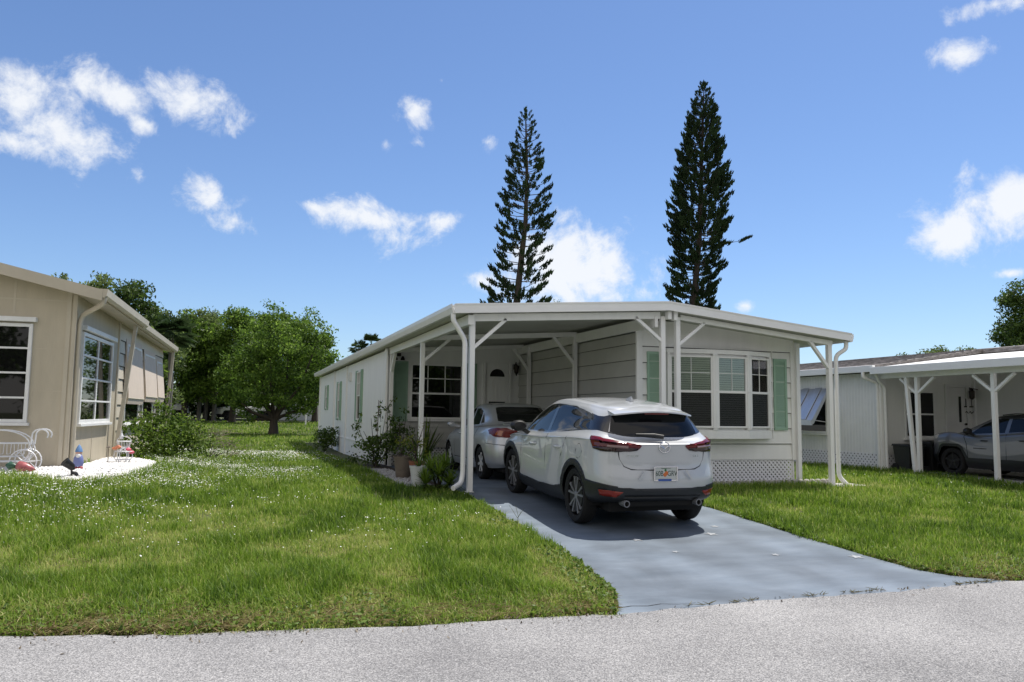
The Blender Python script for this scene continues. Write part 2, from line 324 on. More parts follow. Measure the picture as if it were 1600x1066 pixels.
def paintmat():
    M = bpy.data.materials.new('blue_grey_driveway_paint'); M.use_nodes = True; nt = M.node_tree; N = nt.nodes; L = nt.links; b = N['Principled BSDF']; g = N.new('ShaderNodeNewGeometry')
    mp = N.new('ShaderNodeMapping'); mp.inputs['Scale'].default_value = (.55, 2.2, 1); mp.inputs['Rotation'].default_value = (0, 0, .25); L.new(g.outputs['Position'], mp.inputs['Vector'])
    n = N.new('ShaderNodeTexNoise'); n.inputs['Scale'].default_value = 1.6; n.inputs['Detail'].default_value = 7; n.inputs['Roughness'].default_value = .7; L.new(mp.outputs[0], n.inputs['Vector'])
    r = N.new('ShaderNodeValToRGB'); e = r.color_ramp.elements; e[0].position = .3; e[0].color = (.115, .145, .18, 1); e[1].position = .72; e[1].color = (.185, .22, .262, 1)
    L.new(n.outputs['Fac'], r.inputs['Fac'])
    n3 = N.new('ShaderNodeTexNoise'); n3.inputs['Scale'].default_value = 9; n3.inputs['Detail'].default_value = 8; n3.inputs['Roughness'].default_value = .8; L.new(g.outputs['Position'], n3.inputs['Vector'])
    r3 = N.new('ShaderNodeMapRange'); r3.inputs['From Min'].default_value = .66; r3.inputs['From Max'].default_value = .78; L.new(n3.outputs['Fac'], r3.inputs['Value'])
    n5 = N.new('ShaderNodeTexNoise'); n5.inputs['Scale'].default_value = .9; n5.inputs['Detail'].default_value = 5; n5.inputs['Distortion'].default_value = .6; L.new(g.outputs['Position'], n5.inputs['Vector'])
    r5 = N.new('ShaderNodeMapRange'); r5.inputs['From Min'].default_value = .35; r5.inputs['From Max'].default_value = .65; r5.inputs['To Min'].default_value = .66; r5.inputs['To Max'].default_value = 1.12; L.new(n5.outputs['Fac'], r5.inputs['Value'])
    wv = N.new('ShaderNodeTexWave'); wv.bands_direction = 'X'; wv.inputs['Scale'].default_value = .42; wv.inputs['Distortion'].default_value = 1.6; wv.inputs['Detail'].default_value = 3; wv.inputs['Phase Offset'].default_value = 1.0; L.new(g.outputs['Position'], wv.inputs['Vector'])
    rw = N.new('ShaderNodeMapRange'); rw.inputs['To Min'].default_value = .86; rw.inputs['To Max'].default_value = 1.04; L.new(wv.outputs['Fac'], rw.inputs['Value'])
    mm = N.new('ShaderNodeMath'); mm.operation = 'MULTIPLY'; L.new(r5.outputs[0], mm.inputs[0]); L.new(rw.outputs[0], mm.inputs[1])
    vm = N.new('ShaderNodeVectorMath'); vm.operation = 'SCALE'; L.new(r.outputs[0], vm.inputs[0]); L.new(mm.outputs[0], vm.inputs['Scale'])
    x = N.new('ShaderNodeMix'); x.data_type = 'RGBA'; L.new(r3.outputs[0], x.inputs['Factor']); L.new(vm.outputs[0], x.inputs['A']); x.inputs['B'].default_value = (.33, .35, .37, 1)
    L.new(x.outputs['Result'], b.inputs['Base Color']); b.inputs['Roughness'].default_value = .55; b.inputs['Specular IOR Level'].default_value = .35
    bp = N.new('ShaderNodeBump'); bp.inputs['Strength'].default_value = .25; bp.inputs['Distance'].default_value = .004; n4 = N.new('ShaderNodeTexNoise'); n4.inputs['Scale'].default_value = 90; L.new(g.outputs['Position'], n4.inputs['Vector']); L.new(n4.outputs['Fac'], bp.inputs['Height']); L.new(bp.outputs[0], b.inputs['Normal'])
    return M
MT['drive'] = paintmat()
def driveway():
    yy = np.concatenate([np.arange(-6.30, -5, .1), np.arange(-5, 7.35, .35), [7.3]]); V = []; n = 14
    for y in yy:
        a, b = drive_l(y), drive_r(y)
        for k in range(n+1):
            x = a+(b-a)*k/n; yk = y
            if y < -6.2: yk = min(y, roadedge(x)+.0)
            V.append((x, yk, gzf(x, min(y, 7))*1.0+.016 if y > -6.0 else gzf(x, y)+.02))
    V = np.array(V); i = np.arange(n)[None]+np.arange(len(yy)-1)[:, None]*(n+1)
    o = np_mesh('driveway', V, [np.stack([i, i+1, i+n+2, i+n+1], -1).reshape(-1, 4)], MT['drive'])
    tag(o, 'blue-grey painted concrete driveway running from the street into the carport', 'driveway', kind='structure')
driveway()
# faded stencilled marks on the driveway
def star(x, y, r, a, lab):
    b = MB(); p = [(x+math.cos(a+k*math.pi/5)*(r if k % 2 == 0 else r*.42), y+math.sin(a+k*math.pi/5)*(r if k % 2 == 0 else r*.42)) for k in range(10)]
    b.add([(px, py, gzf(px, py)+.021) for px, py in p]+[(x, y, gzf(x, y)+.021)], [(k, (k+1) % 10, 10) for k in range(10)])
    o = b.build('painted_star', MT['starpaint']); tag(o, lab, 'painted star', 'faded stars stencilled on the driveway')
MT['starpaint'] = mat('worn_star_paint', (.38, .40, .42), .7, var=.6, vscale=14)
# ---------------------------------------------------------------- house helpers
def siding(b, o, ux, n, L, z0, z1, course=.30, t=.028):
    """lap siding as real overlapping boards on a wall plane"""
    o, ux, n = Vector(o), Vector(ux), Vector(n); z = z0; P = lambda a, q, z: o+ux*a+n*q+zz*z
    while z < z1-.01:
        zt = min(z+course, z1)
        b.add([P(0,0,z), P(L,0,z), P(L,t,z), P(0,t,z), P(L,.002,zt), P(0,.002,zt), P(0,0,zt), P(L,0,zt)], [(0,1,2,3), (3,2,4,5), (0,3,5,6), (1,7,4,2)]); z = zt
def siding_lap_shadows(H, o, ux, n, L, z0, z1, course=.30, t=.028, g=.016):  # dark strips under each lap, standing in for its shadow line
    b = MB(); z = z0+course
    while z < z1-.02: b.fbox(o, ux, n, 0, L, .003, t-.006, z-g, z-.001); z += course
    b.build('siding_lap_shadow', MT['gap'], H)
def lattice(b, o, ux, n, L, z0, z1, p=.09, w=.036, t=.008):
    o, ux, n = Vector(o), Vector(ux), Vector(n); H = z1-z0; k = -H
    while k < L:
        for s in (0, 1):
            a0, a1 = (k, k+H) if s == 0 else (k+H, k)
            za, zb = z0, z1; A, B = a0, a1
            # clip to 0..L
            def cut(A, za, B, zb, lim, lo):
                if lo and A < lim: f = (lim-A)/(B-A); return lim, za+(zb-za)*f
                if not lo and A > lim: f = (lim-A)/(B-A); return lim, za+(zb-za)*f
                return A, za
            if max(A, B) <= 0 or min(A, B) >= L: continue
            A2, za2 = cut(A, za, B, zb, 0, 1); A2, za2 = (A2, za2) if A2 <= L else cut(A, za, B, zb, L, 0)
            B2, zb2 = cut(B, zb, A, za, 0, 1); B2, zb2 = (B2, zb2) if B2 <= L else cut(B, zb, A, za, L, 0)
            off = n*(t*(1+1.2*s))
            b.beam(o+ux*A2+off+zz*za2, o+ux*B2+off+zz*zb2, t, w, up=n.cross(ux) if False else (0, 0, 1)) if False else None
            d = (ux*(B2-A2)+zz*(zb2-za2)); 
            if d.length < .02: continue
            d.normalize(); q = d.cross(n).normalized()*w/2; p0 = o+ux*A2+off+zz*za2; p1 = o+ux*B2+off+zz*zb2
            b.add([p0-q, p0+q, p1+q, p1-q, p0-q-n*t, p0+q-n*t, p1+q-n*t, p1-q-n*t], [(0,1,2,3), (4,7,6,5), (0,4,5,1), (2,6,7,3), (1,5,6,2), (3,7,4,0)])
        k += p
def window(parent, o, ux, n, w, z0, z1, vert=(), horiz=(), fr=.05, out=.05, upper=None, blinds=False, sill=True, header=0, frame='trim', screen=False, name='window', bars=.022, glass='pane', label=None):
    """frame with muntins > pane, sill; vert: fractions across the width (or (f, zfrac0, zfrac1)); horiz: fractions of the height"""
    b = MB(); F = lambda *a: b.fbox(o, ux, n, *a)
    F(0, fr, 0, out, z0, z1); F(w-fr, w, 0, out, z0, z1); F(fr, w-fr, 0, out, z1-fr, z1); F(fr, w-fr, 0, out, z0, z0+fr)
    H = z1-z0
    for h in horiz:
        h, bw, o2 = h if isinstance(h, tuple) else (h, bars, out-.012)
        F(fr, w-fr, .006, o2, z0+H*h-bw/2, z0+H*h+bw/2)
    for v in vert:
        f, a, c = v if isinstance(v, tuple) else (v, 0, 1)
        F(w*f-bars/2, w*f+bars/2, .006, out-.016, max(z0+H*a, z0+fr), min(z0+H*c, z1-fr))
    win = b.build(name, MT[frame], parent, bev=.004)
    if label: win['label'] = label
    if blinds:
        zs = z0+H*upper
        b = MB().fbox(o, ux, n, fr, w-fr, .001, .004, z0+fr, z1-fr); b.build('backing', MT['black'], win)
        b = MB(); z = z0+fr+.02; oo, uv, nn = Vector(o), Vector(ux), Vector(n)
        while z < z1-fr:
            P = lambda a, q, zq: oo+uv*a+nn*q+zz*zq
            b.add([P(fr, .006, z), P(w-fr, .006, z), P(w-fr, .018, z+.036), P(fr, .018, z+.036)], [(0,1,2,3)]); z += .042
        b.build('blind', MT['blind'], win)
        MB().fbox(o, ux, n, fr, w-fr, .024, .027, zs, z1-fr).build('pane', MT['glass'], win)
        MB().fbox(o, ux, n, fr, w-fr, .024, .027, z0+fr, zs).build('screen', MT['screen'], win)
    else:
        MB().fbox(o, ux, n, fr*.9, w-fr*.9, .006, .016, z0+fr*.9, z1-fr*.9).build('pane', MT[glass], win)
    if sill: MB().fbox(o, ux, n, -.04, w+.04, .0, out+.045, z0-.055, z0-.002).build('sill', MT[frame], win, bev=.004)
    if header: MB().fbox(o, ux, n, -.06, w+.06, 0, out+.06, z1+.03, z1+.03+header).build('header', MT[frame], win, bev=.006)
    return win
def shutter(parent, o, ux, n, a0, a1, z0, z1, louv=True, t=.03):
    b = MB(); b.fbox(o, ux, n, a0, a0+.045, .002, t, z0, z1); b.fbox(o, ux, n, a1-.045, a1, .002, t, z0, z1); b.fbox(o, ux, n, a0+.045, a1-.045, .002, t, z1-.05, z1); b.fbox(o, ux, n, a0+.045, a1-.045, .002, t, z0, z0+.05)
    o, ux, n = Vector(o), Vector(ux), Vector(n); P = lambda a, q, z: o+ux*a+n*q+zz*z; z = z0+.05
    while z < z1-.06:
        b.add([P(a0+.045, t-.004, z), P(a1-.045, t-.004, z), P(a1-.045, .006, z+.05), P(a0+.045, .006, z+.05)], [(0,1,2,3)]); z += .045
    return b.build('shutter', MT['green'], parent)
def post(parent, x, y, z0, z1, w=.085, name='post', m='trim'):
    b = MB().box(x-w/2, x+w/2, y-w/2, y+w/2, z0+.008, z1); b.box(x-w*.75, x+w*.75, y-w*.75, y+w*.75, z0, z0+.008)
    for s in (-1, 1): b.box(x+s*w*.22-.008, x+s*w*.22+.008, y-w/2-.006, y-w/2, z0+.03, z0+.05)
    return b.build(name, MT[m], parent, bev=.004)
def brace(parent, p, q, w=.07, m='trim'): return MB().beam(p, q, w, w*.8).build('brace', MT[m], parent, bev=.004)
def bend(pts, r=.06, k=4):
    """round the corners of a polyline"""
    pts = [Vector(p) for p in pts]; out = [pts[0]]
    for i in range(1, len(pts)-1):
        a, b, c = pts[i-1], pts[i], pts[i+1]; u = (a-b).normalized(); v = (c-b).normalized(); rr_ = min(r, (a-b).length*.45, (c-b).length*.45)
        for j in range(k+1):
            t = j/k; out.append((b+u*rr_)*(1-t)**2+b*2*t*(1-t)+(b+v*rr_)*t*t)
    return out+[pts[-1]]
def downspout(parent, pts, r=.04, m='gutter'): return MB().tube(bend(pts, .09), r, 8).build('downspout', MT[m], parent, sm=50)
X, Y_, NX, NY = (1, 0, 0), (0, 1, 0), (-1, 0, 0), (0, -1, 0)
# ---------------------------------------------------------------- centre home with its carport
def centre_home():
    H = thing('mobile_home', 'white mobile home with low gable roof, mint shutters and a carport sheltering two cars', 'mobile home', (3.4, 6, .35))
    YE = 24.0
    # main body (right) and add-on (left rear)
    b = MB().box(3.46, 6.90, .78, YE, .80, 3.15); b.box(-.08, 3.46, 7.33, YE, .75, 3.15); b.build('wall', MT['whitewall'], H)
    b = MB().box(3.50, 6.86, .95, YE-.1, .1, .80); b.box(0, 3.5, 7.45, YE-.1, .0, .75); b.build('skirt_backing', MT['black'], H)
    b = MB(); siding(b, (3.46, .78, 0), X, NY, 3.44, .80, 2.92); b.build('siding', MT['siding'], H); siding_lap_shadows(H, (3.46, .78, 0), X, NY, 3.44, .80, 2.92, g=.012); siding_lap_shadows(H, (3.46, 7.3, 0), NY, NX, 6.5, .85, 3.15, g=.006)
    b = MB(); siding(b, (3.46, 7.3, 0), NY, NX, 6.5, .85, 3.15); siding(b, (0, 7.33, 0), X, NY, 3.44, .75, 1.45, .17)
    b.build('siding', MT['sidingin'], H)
    b = MB().box(3.44, 6.92, .752, .778, 2.90, 3.38); b.box(-.09, 3.44, 7.29, 7.328, 2.92, 3.34); b.build('frieze_panel', MT['whitewall'], H)
    b = MB()
    for x0, x1, y0, y1, z0, z1 in ((3.42, 3.54, .735, .79, .78, 3.2), (6.84, 6.93, .735, .80, .78, 3.1), (6.40, 6.42, .75, .778, 1.2, 3.05)):
        b.box(x0, x1, y0, y1, z0, z1)
    b.build('corner_trim', MT['trim'], H, bev=.004)
    # side wall details (faces the lawn)
    b = MB()
    for y, w in ((7.06, .30), (14.6, .14), (18.2, .12), (23.9, .16)): b.box(-.125, -.081, y-w/2, y+w/2, .12, 3.16)
    b.build('panel_trim', MT['trim'], H, bev=.004)
    MB().box(-.095, -.06, 7.2, 23.9, .04, .74).build('skirting', MT['whitewall'], H)
    MB().box(-.11, -.075, 7.2, 23.9, .735, .765).build('skirting_rail', MT['trim'], H)
    b = MB().fbox((-.081, 13.9, 0), NY, NX, 0, .38, 0, .06, 2.62, 2.90)
    for k in range(6): b.fbox((-.081, 13.9, 0), NY, NX, .02, .36, .06, .075, 2.65+k*.04, 2.67+k*.04)
    b.build('wall_vent', MT['gutter'], H)
    for y, w, z0, z1 in ((11.6, .75, 1.28, 2.72), (16.6, .6, 1.28, 2.55), (20.9, .55, 1.65, 2.55)):
        z0 += .10; z1 += .12; window(H, (-.081, y+w/2, 0), NY, NX, w, z0, z1, vert=((.36, .5, 1), (.66, .5, 1)), horiz=((.5, .035, .04), .75), fr=.045, out=.05, sill=False)
        shutter(H, (-.081, y+w/2, 0), NY, NX, -.30, -.02, z0-.05, z1+.03, t=.05); shutter(H, (-.081, y+w/2, 0), NY, NX, w+.02, w+.26, z0-.05, z1+.03, t=.05)
    # roof: one low gable slab, fascia round it, gutters
    ytop = -.22
    poly = [(-.27, 3.20), (3.55, 3.455), (7.45, 3.085), (7.45, 3.19), (3.55, 3.575), (-.27, 3.315)]
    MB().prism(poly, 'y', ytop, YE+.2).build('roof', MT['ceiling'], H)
    MB().prism([(-.30, 3.317), (3.55, 3.577), (7.48, 3.192), (7.48, 3.207), (3.55, 3.602), (-.30, 3.337)], 'y', ytop-.03, YE+.22).build('roof_sheet', MT['roofwhite'], H)
    b = MB()
    for (x0, z0), (x1, z1) in (((-.31, 3.185), (3.55, 3.44)), ((3.55, 3.44), (7.47, 3.07))):
        b.add([(x0, ytop-.004, z0), (x1, ytop-.004, z1), (x1, ytop-.004, z1+.145), (x0, ytop-.004, z0+.145), (x0, ytop-.022, z0), (x1, ytop-.022, z1), (x1, ytop-.022, z1+.145), (x0, ytop-.022, z0+.145),
               (x0, ytop-.022, z0+.115), (x1, ytop-.022, z1+.115), (x1, ytop-.034, z1+.148), (x0, ytop-.034, z0+.148)],
              [(0,1,2,3), (4,7,6,5), (0,4,5,1), (8,9,10,11), (3,2,10,11), (0,3,7,4), (1,5,6,2)])
    b.build('fascia', MT['gutter'], H)
    for x, s, zt in ((-.27, -1, 3.335), (7.45, 1, 3.205)):
        MB().prism([(x, zt), (x, zt-.15), (x+s*.06, zt-.15), (x+s*.09, zt-.06), (x+s*.09, zt), (x+s*.075, zt), (x+s*.075, zt-.05), (x+s*.03, zt-.13)], 'y', ytop+.005, YE+.2).build('gutter', MT['gutter'], H)
    # carport frame
    zf = .35; b = MB()
    b.box(-.05, .05, -.1, 7.25, 3.03, 3.19); b.build('side_beam', MT['trim'], H, bev=.005)
    b = MB().beam((.05, 0, 3.155), (3.48, 0, 3.375), .07, .12); b.beam((3.88, 0, 3.36), (7.2, 0, 3.035), .07, .09); b.build('front_beam', MT['trim'], H, bev=.005)
    b = MB()
    for y in (3.44, 6.85): b.beam((.06, y, 3.13), (3.40, y, 3.35), .08, .10)
    b.build('cross_beam', MT['trim'], H, bev=.005)
    b = MB().box(3.36, 3.42, -.05, 7.2, 3.16, 3.36); b.build('wall_beam', MT['trim'], H, bev=.005)
    for x, y, z1 in ((.045, 0, 3.10), (0, 3.44, 3.03), (0, 6.85, 3.03), (3.53, 0, 3.36), (3.83, 0, 3.36), (7.13, 0, 3.03), (6.97, .72, 3.08), (3.36, 3.44, 3.3), (3.36, 6.3, 3.3)):
        post(H, x, y, gzf(x, y)+(.02 if x < 3.4 else 0), z1)
    b = MB()
    for x in (3.60, 3.72): b.box(x-.035, x+.035, -.15, -.04, 3.30-(x-3.6)*.1, 3.44)
    b.build('beam_bracket', MT['trim'], H)
    for p, q in (((.06, 0, 2.66), (.62, 0, 3.16)), ((3.50, 0, 2.93), (2.99, 0, 3.32)), ((3.86, 0, 2.88), (4.38, 0, 3.28)), ((7.10, 0, 2.57), (6.69, 0, 3.05)), ((.02, 3.44, 2.66), (.56, 3.44, 3.12)),
                 ((.0, 6.81, 2.62), (.0, 6.42, 3.02)), ((3.33, 3.44, 2.72), (2.86, 3.44, 3.27)), ((3.33, 6.3, 2.72), (2.95, 6.3, 3.25))): brace(H, p, q)
    downspout(H, [(-.31, -.14, 3.2), (-.31, -.14, 3.08), (-.085, -.06, 2.78), (-.085, -.06, .66), (-.12, -.09, .52), (-.30, -.30, .46)], .042)
    downspout(H, [(7.44, -.12, 3.07), (7.44, -.12, 2.93), (7.25, -.05, 2.8), (7.25, -.05, .52), (7.36, -.12, .38)], .04)
    # front bay window: three double-hung lights on a shallow bow, lattice skirt, shutters
    bow = [(3.98, .60), (4.90, .44), (5.66, .46), (6.30, .66)]
    P = [(x, y-.0) for x, y in bow]; b = MB()
    b.prism(P+[(6.33, .76), (3.95, .76)], 'z', 1.20, 1.36); b.prism(P+[(6.33, .76), (3.95, .76)], 'z', 2.78, 2.86); b.prism([(x, y+.06) for x, y in P]+[(6.30, .76), (3.98, .76)], 'z', 1.362, 2.778)
    bay = b.build('bay_window', MT['trim'], H)
    for (x0, y0), (x1, y1), k in ((bow[0], bow[1], 0), (bow[1], bow[2], 1), (bow[2], bow[3], 2)):
        v = Vector((x1-x0, y1-y0, 0)); Ln = v.length; v.normalize(); nn = Vector((v.y, -v.x, 0)); o = Vector((x0, y0, 0))-nn*.045
        b = MB(); b.fbox(o, v, nn, 0, .05, .002, .06, 1.362, 2.778); b.fbox(o, v, nn, Ln-.05, Ln, .002, .06, 1.362, 2.778)
        for a in (.025, Ln-.025):
            for z in (1.40, 2.08, 2.75): b.fbox(o, v, nn, a-.012, a+.012, .06, .07, z-.012, z+.012)
        b.build('mullion', MT['trim'], bay)
        window(bay, o+v*.05, v, nn, Ln-.1, 1.40, 2.74, vert=((.5, .5, 1),), horiz=((.5, .045, .05), .76), fr=.035, out=.05, upper=.5, blinds=True, sill=False, bars=.012)
    shutter(H, (0, .764, 0), X, NY, 3.64, 3.95, 1.36, 2.80); shutter(H, (0, .764, 0), X, NY, 6.43, 6.74, 1.36, 2.76)
    b = MB(); lattice(b, (3.46, .80, 0), X, NY, 3.44, .40, .78)
    b.box(3.46, 6.90, .77, .785, .775, .80); b.box(3.46, 6.9, .775, .79, .385, .41); b.box(4.99, 5.05, .77, .785, .40, .78); b.box(6.86, 6.9, .77, .785, .40, .78)
    b.build('lattice_skirt', MT['lattice'], H)
    # back wall of the carport: picture window, shutters, door, lights
    w = window(H, (.56, 7.33, 0), X, NY, 1.36, 1.46, 2.86, vert=((.33, .48, 1), (.66, .48, 1)), horiz=((.46, .045, .05), .73), fr=.05, out=.05, bars=.025)
    shutter(H, (0, 7.33, 0), X, NY, .12, .50, 1.40, 2.90); shutter(H, (0, 7.33, 0), X, NY, 1.97, 2.30, 1.40, 2.90)
    b = MB(); F = lambda *a: b.fbox((2.46, 7.33, 0), X, NY, *a)
    F(0, .07, 0, .05, .95, 3.0); F(.71, .78, 0, .05, .95, 3.0); F(.07, .71, 0, .05, 2.93, 3.0); F(.10, .68, .004, .02, .98, 2.92)
    for a, c, z0, z1 in ((.16, .34, 1.05, 1.5), (.44, .62, 1.05, 1.5)): F(a, c, .02, .03, z0, z1)
    for k in range(5): F(.14+k*.105, .20+k*.105, .02, .026, 1.95, 2.5)
    d = b.build('door', MT['trim'], H, bev=.003)
    b = MB(); pts = [(.39+.2*math.cos(t), 2.58+.2*math.sin(t)) for t in np.linspace(0, math.pi, 13)]
    b.prism([(2.46+a, z) for a, z in pts], 'y', 7.30, 7.308); b.build('fanlight', MT['pane'], d)
    b = MB(); F = lambda *a: b.fbox((2.46, 7.33, 0), X, NY, *a); F(.17, .61, .022, .03, 1.55, 1.93); b.build('screen', MT['screen'], d)
    b = MB().lathe([(0, -.05), (.03, -.045), (.03, -.02), (.012, -.015), (.012, 0)], (3.07, 7.31, 1.75), 10, 'y'); b.build('handle', MT['brass'], d)
    b = MB().box(3.30, 3.36, 7.28, 7.33, 2.78, 2.92); b.tube([(3.33, 7.26, 2.9), (3.33, 7.2, 2.96), (3.33, 7.17, 2.9)], .012, 6); b.lathe([(.01, .14), (.075, .10), (.06, -.06), (.03, -.1), (.008, -.16)], (3.33, 7.17, 2.76), 8)
    b.build('porch_light', MT['brass'], H)
    b = MB().box(.20, .30, 7.26, 7.29, 3.02, 3.1)
    for s in (-1, 1): b.lathe([(.02, 0), (.05, -.06), (.055, -.1), (0, -.1)], (.25+s*.09, 7.24, 3.02), 10)
    b.build('floodlight', MT['brass'], H)
    b = MB(); lattice(b, (0.05, 7.36, 0), X, NY, 3.38, .33, .75); b.build('carport_lattice', MT['lattice'], H)
    b = MB()
    for k in range(24): b.lathe([(0, .055), (.03, .05), (.05, .03), (.055, 0)], (4.23+k*.13, .18, gzf(6, .3)+.06), 8)
    b.box(4.15, 7.3, .14, .22, gzf(6, .3)-.02, gzf(6, .3)+.065)
    tag(b.build('scalloped_edging', MT['concrete']), 'white scalloped garden edging before the lattice skirt of the centre home', 'garden edging')
    b = MB().box(6.95, 7.75, -.30, .28, .28, gzf(7, 0)+.015); tag(b.build('concrete_pad', MT['concrete']), 'small concrete pad under the right porch post', 'concrete pad', kind='structure')
    b = MB().box(3.46, 6.9, .22, .95, .2, gzf(5, .5)+.045); tag(b.build('garden_bed', MT['soil']), 'dark soil strip along the lattice skirt', 'soil', kind='structure')
centre_home()
# ---------------------------------------------------------------- beige home on the left (built in its own frame, then turned into place)
def left_home():
    H = thing('beige_home', 'beige mobile home with a tall white-framed front window, corner window and three tan canvas awnings', 'mobile home')
    Z = .5; z = lambda w: w-Z; LN = 10.6
    gs = lambda y: -.020*y                                 # eaves fall slightly to the rear
    b = MB(); top = z(3.72); rid = 4.4
    b.add([(0,0,z(.2)), (0,LN,z(.2)), (0,LN,top+gs(LN)), (0,0,top), (-rid,0,z(.2)), (-rid,0,top+.238*rid), (-2*rid,0,z(.2)), (-2*rid,0,top), (-rid,LN,top+.238*rid+gs(LN)), (-2*rid,LN,z(.2)), (-2*rid,LN,top+gs(LN))],
          [(0,1,2,3), (0,3,5,7,6), (3,2,8,5), (5,8,10,7), (1,9,10,8,2), (6,7,10,9)])
    b.build('wall', MT['beige'], H)
    b = MB(); F = lambda *a: b.fbox((0, 0, 0), NX, NY, *a)
    F(0, .05, 0, .018, z(.3), top-.04); F(.075, .15, 0, .014, z(.3), top+.0); F(-.02, .0, -.10, .018, z(.3), top-.02)
    for a in (1.0, 2.9): F(a-.02, a+.02, 0, .006, z(3.3), top+.18)
    for zz_ in (2.68, 1.92, 1.15): F(.15, .62, 0, .004, z(zz_)-.006, z(zz_)+.006)
    F(.15, 4, 0, .005, z(3.55), z(3.58))
    b.fbox((0, 0, 0), Y_, X, 0, .06, 0, .014, z(.3), top-.04); b.fbox((0, 0, 0), Y_, X, 3.84, 3.96, 0, .03, z(.3), top-.1); b.fbox((0, 0, 0), Y_, X, 1.80, 1.83, 0, .008, z(.4), z(1.25))
    b.build('panel_trim', MT['beigetrim'], H, bev=.003)
    b = MB(); siding(b, (0, 3.96, 0), Y_, X, LN-3.96, z(.52), top-.22, .30, .025); b.build('siding', MT['beigesiding'], H); siding_lap_shadows(H, (0, 3.96, 0), Y_, X, LN-3.96, z(.52), top-.22, .30, .025)
    # roof, fascia, gutter
    b = MB()
    for y0, y1, ov in ((-.38, 4.15, .46), (4.15, LN+.3, .29)):
        P = lambda x, y, dz: (x, y, top+.235*(-x)+gs(y)+dz)
        R = [P(ov,y0,-.03), P(ov,y1,-.03), P(-rid,y1,-.03), P(-rid,y0,-.03), P(ov,y0,.145), P(ov,y1,.145), P(-rid,y1,.145), P(-rid,y0,.145)]
        b.add(R, [(0,3,2,1), (4,5,6,7), (0,1,5,4), (2,3,7,6), (3,0,4,7), (1,2,6,5)])
        Q = lambda x, y, dz: (x, y, top+.235*(2*rid+x)+gs(y)+dz)
        R = [Q(-2*rid-.46,y0,-.03), Q(-2*rid-.46,y1,-.03), Q(-rid,y1,-.03), Q(-rid,y0,-.03), Q(-2*rid-.46,y0,.145), Q(-2*rid-.46,y1,.145), Q(-rid,y1,.145), Q(-rid,y0,.145)]
        b.add(R, [(0,1,2,3), (4,7,6,5), (0,4,5,1), (3,7,4,0), (1,5,6,2)])
    b.build('roof', MT['beigetrim'], H)
    b = MB()
    for s in (0, 1):
        A = lambda x, dz, y: ((x if s == 0 else -2*rid-x), y, top+.235*(-x)+dz)
        b.add([A(.5,-.05,-.385), A(-rid,-.05,-.385), A(-rid,.15,-.385), A(.5,.15,-.385), A(.5,-.05,-.41), A(-rid,-.05,-.41), A(-rid,.15,-.41), A(.5,.15,-.41)], [(0,1,2,3), (4,7,6,5), (0,4,5,1), (3,2,6,7), (0,3,7,4)])
    b.build('fascia', MT['beigetrim'], H)
    b = MB(); A = lambda x, y, dz: (x, y, top-.1+gs(y)+dz)
    for ga, gb, sh, dz in ((-.40, 4.15, 0, 0), (4.15, LN+.3, -.17, .04)):
      sec = [(.46, .14), (.46, .0), (.52, -.02), (.57, .02), (.585, .14), (.57, .15), (.565, .05), (.50, .02)]
      b.add([A(x+sh, ga, d+dz) for x, d in sec]+[A(x+sh, gb, d+dz) for x, d in sec], [tuple(range(7, -1, -1)), tuple(range(8, 16))]+[(i, (i+1) % 8, 8+(i+1) % 8, 8+i) for i in range(8)])
      b.add([A(x+sh, ga-.002, d+dz) for x, d in ((.46, .14), (.46, 0), (.52, -.02), (.57, .02), (.585, .14))], [(0,1,2,3,4)])
    b.build('gutter', MT['beigetrim'], H)
    downspout(H, [(.52, -.30, z(3.62)), (.50, -.30, z(3.50)), (.10, .10, z(3.34)), (.06, .08, z(3.2)), (.06, .08, z(.5))], .045, 'beigetrim')
    b = MB().beam((.40, 3.62, top-.10), (.14, 3.42, z(.5)), .08); b.build('eave_brace', MT['beigetrim'], H, bev=.004)
    b = MB().beam((.30, LN+.05, top-.08+gs(LN)), (.12, LN+.05, z(.5)), .08); b.build('eave_brace', MT['beigetrim'], H, bev=.004)
    # windows
    window(H, (-2.62, 0, 0), X, NY, 1.95, z(1.35), z(3.12), horiz=((.25, .035, .045), (.5, .035, .045), (.75, .035, .045)), fr=.06, out=.05, header=.085, frame='white')
    window(H, (0, .50, 0), Y_, X, 2.68, z(1.33), z(3.06), vert=(.5,), horiz=((.25, .035, .045), (.5, .035, .045), (.75, .035, .045)), fr=.07, out=.05, header=.085, frame='white', bars=.07)
    # drop awnings of tan canvas with gussets
    for y0, y1, zt, zb in ((4.62, 6.75, 3.30, 1.90), (7.05, 9.0, 3.24, 1.98), (9.15, 10.4, 3.16, 2.0)):
        b = MB(); o = .15; t, m_ = z(zt), z(zb)
        b.add([(.03,y0,t), (.03,y1,t), (o,y1,m_), (o,y0,m_), (o-.03,y0,m_-.16), (o-.03,y1,m_-.16), (.015,y0,t), (.015,y1,t), (o-.03,y1,m_), (o-.03,y0,m_)],
              [(0,1,2,3), (3,2,5,4), (6,9,8,7)])
        b.add([(.03,y0+.002,t), (o,y0+.002,m_), (o-.03,y0+.002,m_-.16), (.03,y0+.002,m_-.16)], [(0,1,2,3)]); b.add([(.03,y1-.002,t), (o,y1-.002,m_), (o-.03,y1-.002,m_-.16), (.03,y1-.002,m_-.16)], [(0,1,2,3)])
        aw = b.build('awning', MT['fabric'], H)
        MB().tube([(o-.01, y0-.04, m_-.02), (o-.01, y1+.04, m_-.02)], .018, 6).build('front_bar', MT['beigetrim'], aw)
        window(H, (.026, y0+.15, 0), Y_, X, y1-y0-.3, z(1.25), z(zt-.12), vert=(.5,), horiz=((.5, .035, .04),), fr=.05, out=.03, frame='white')
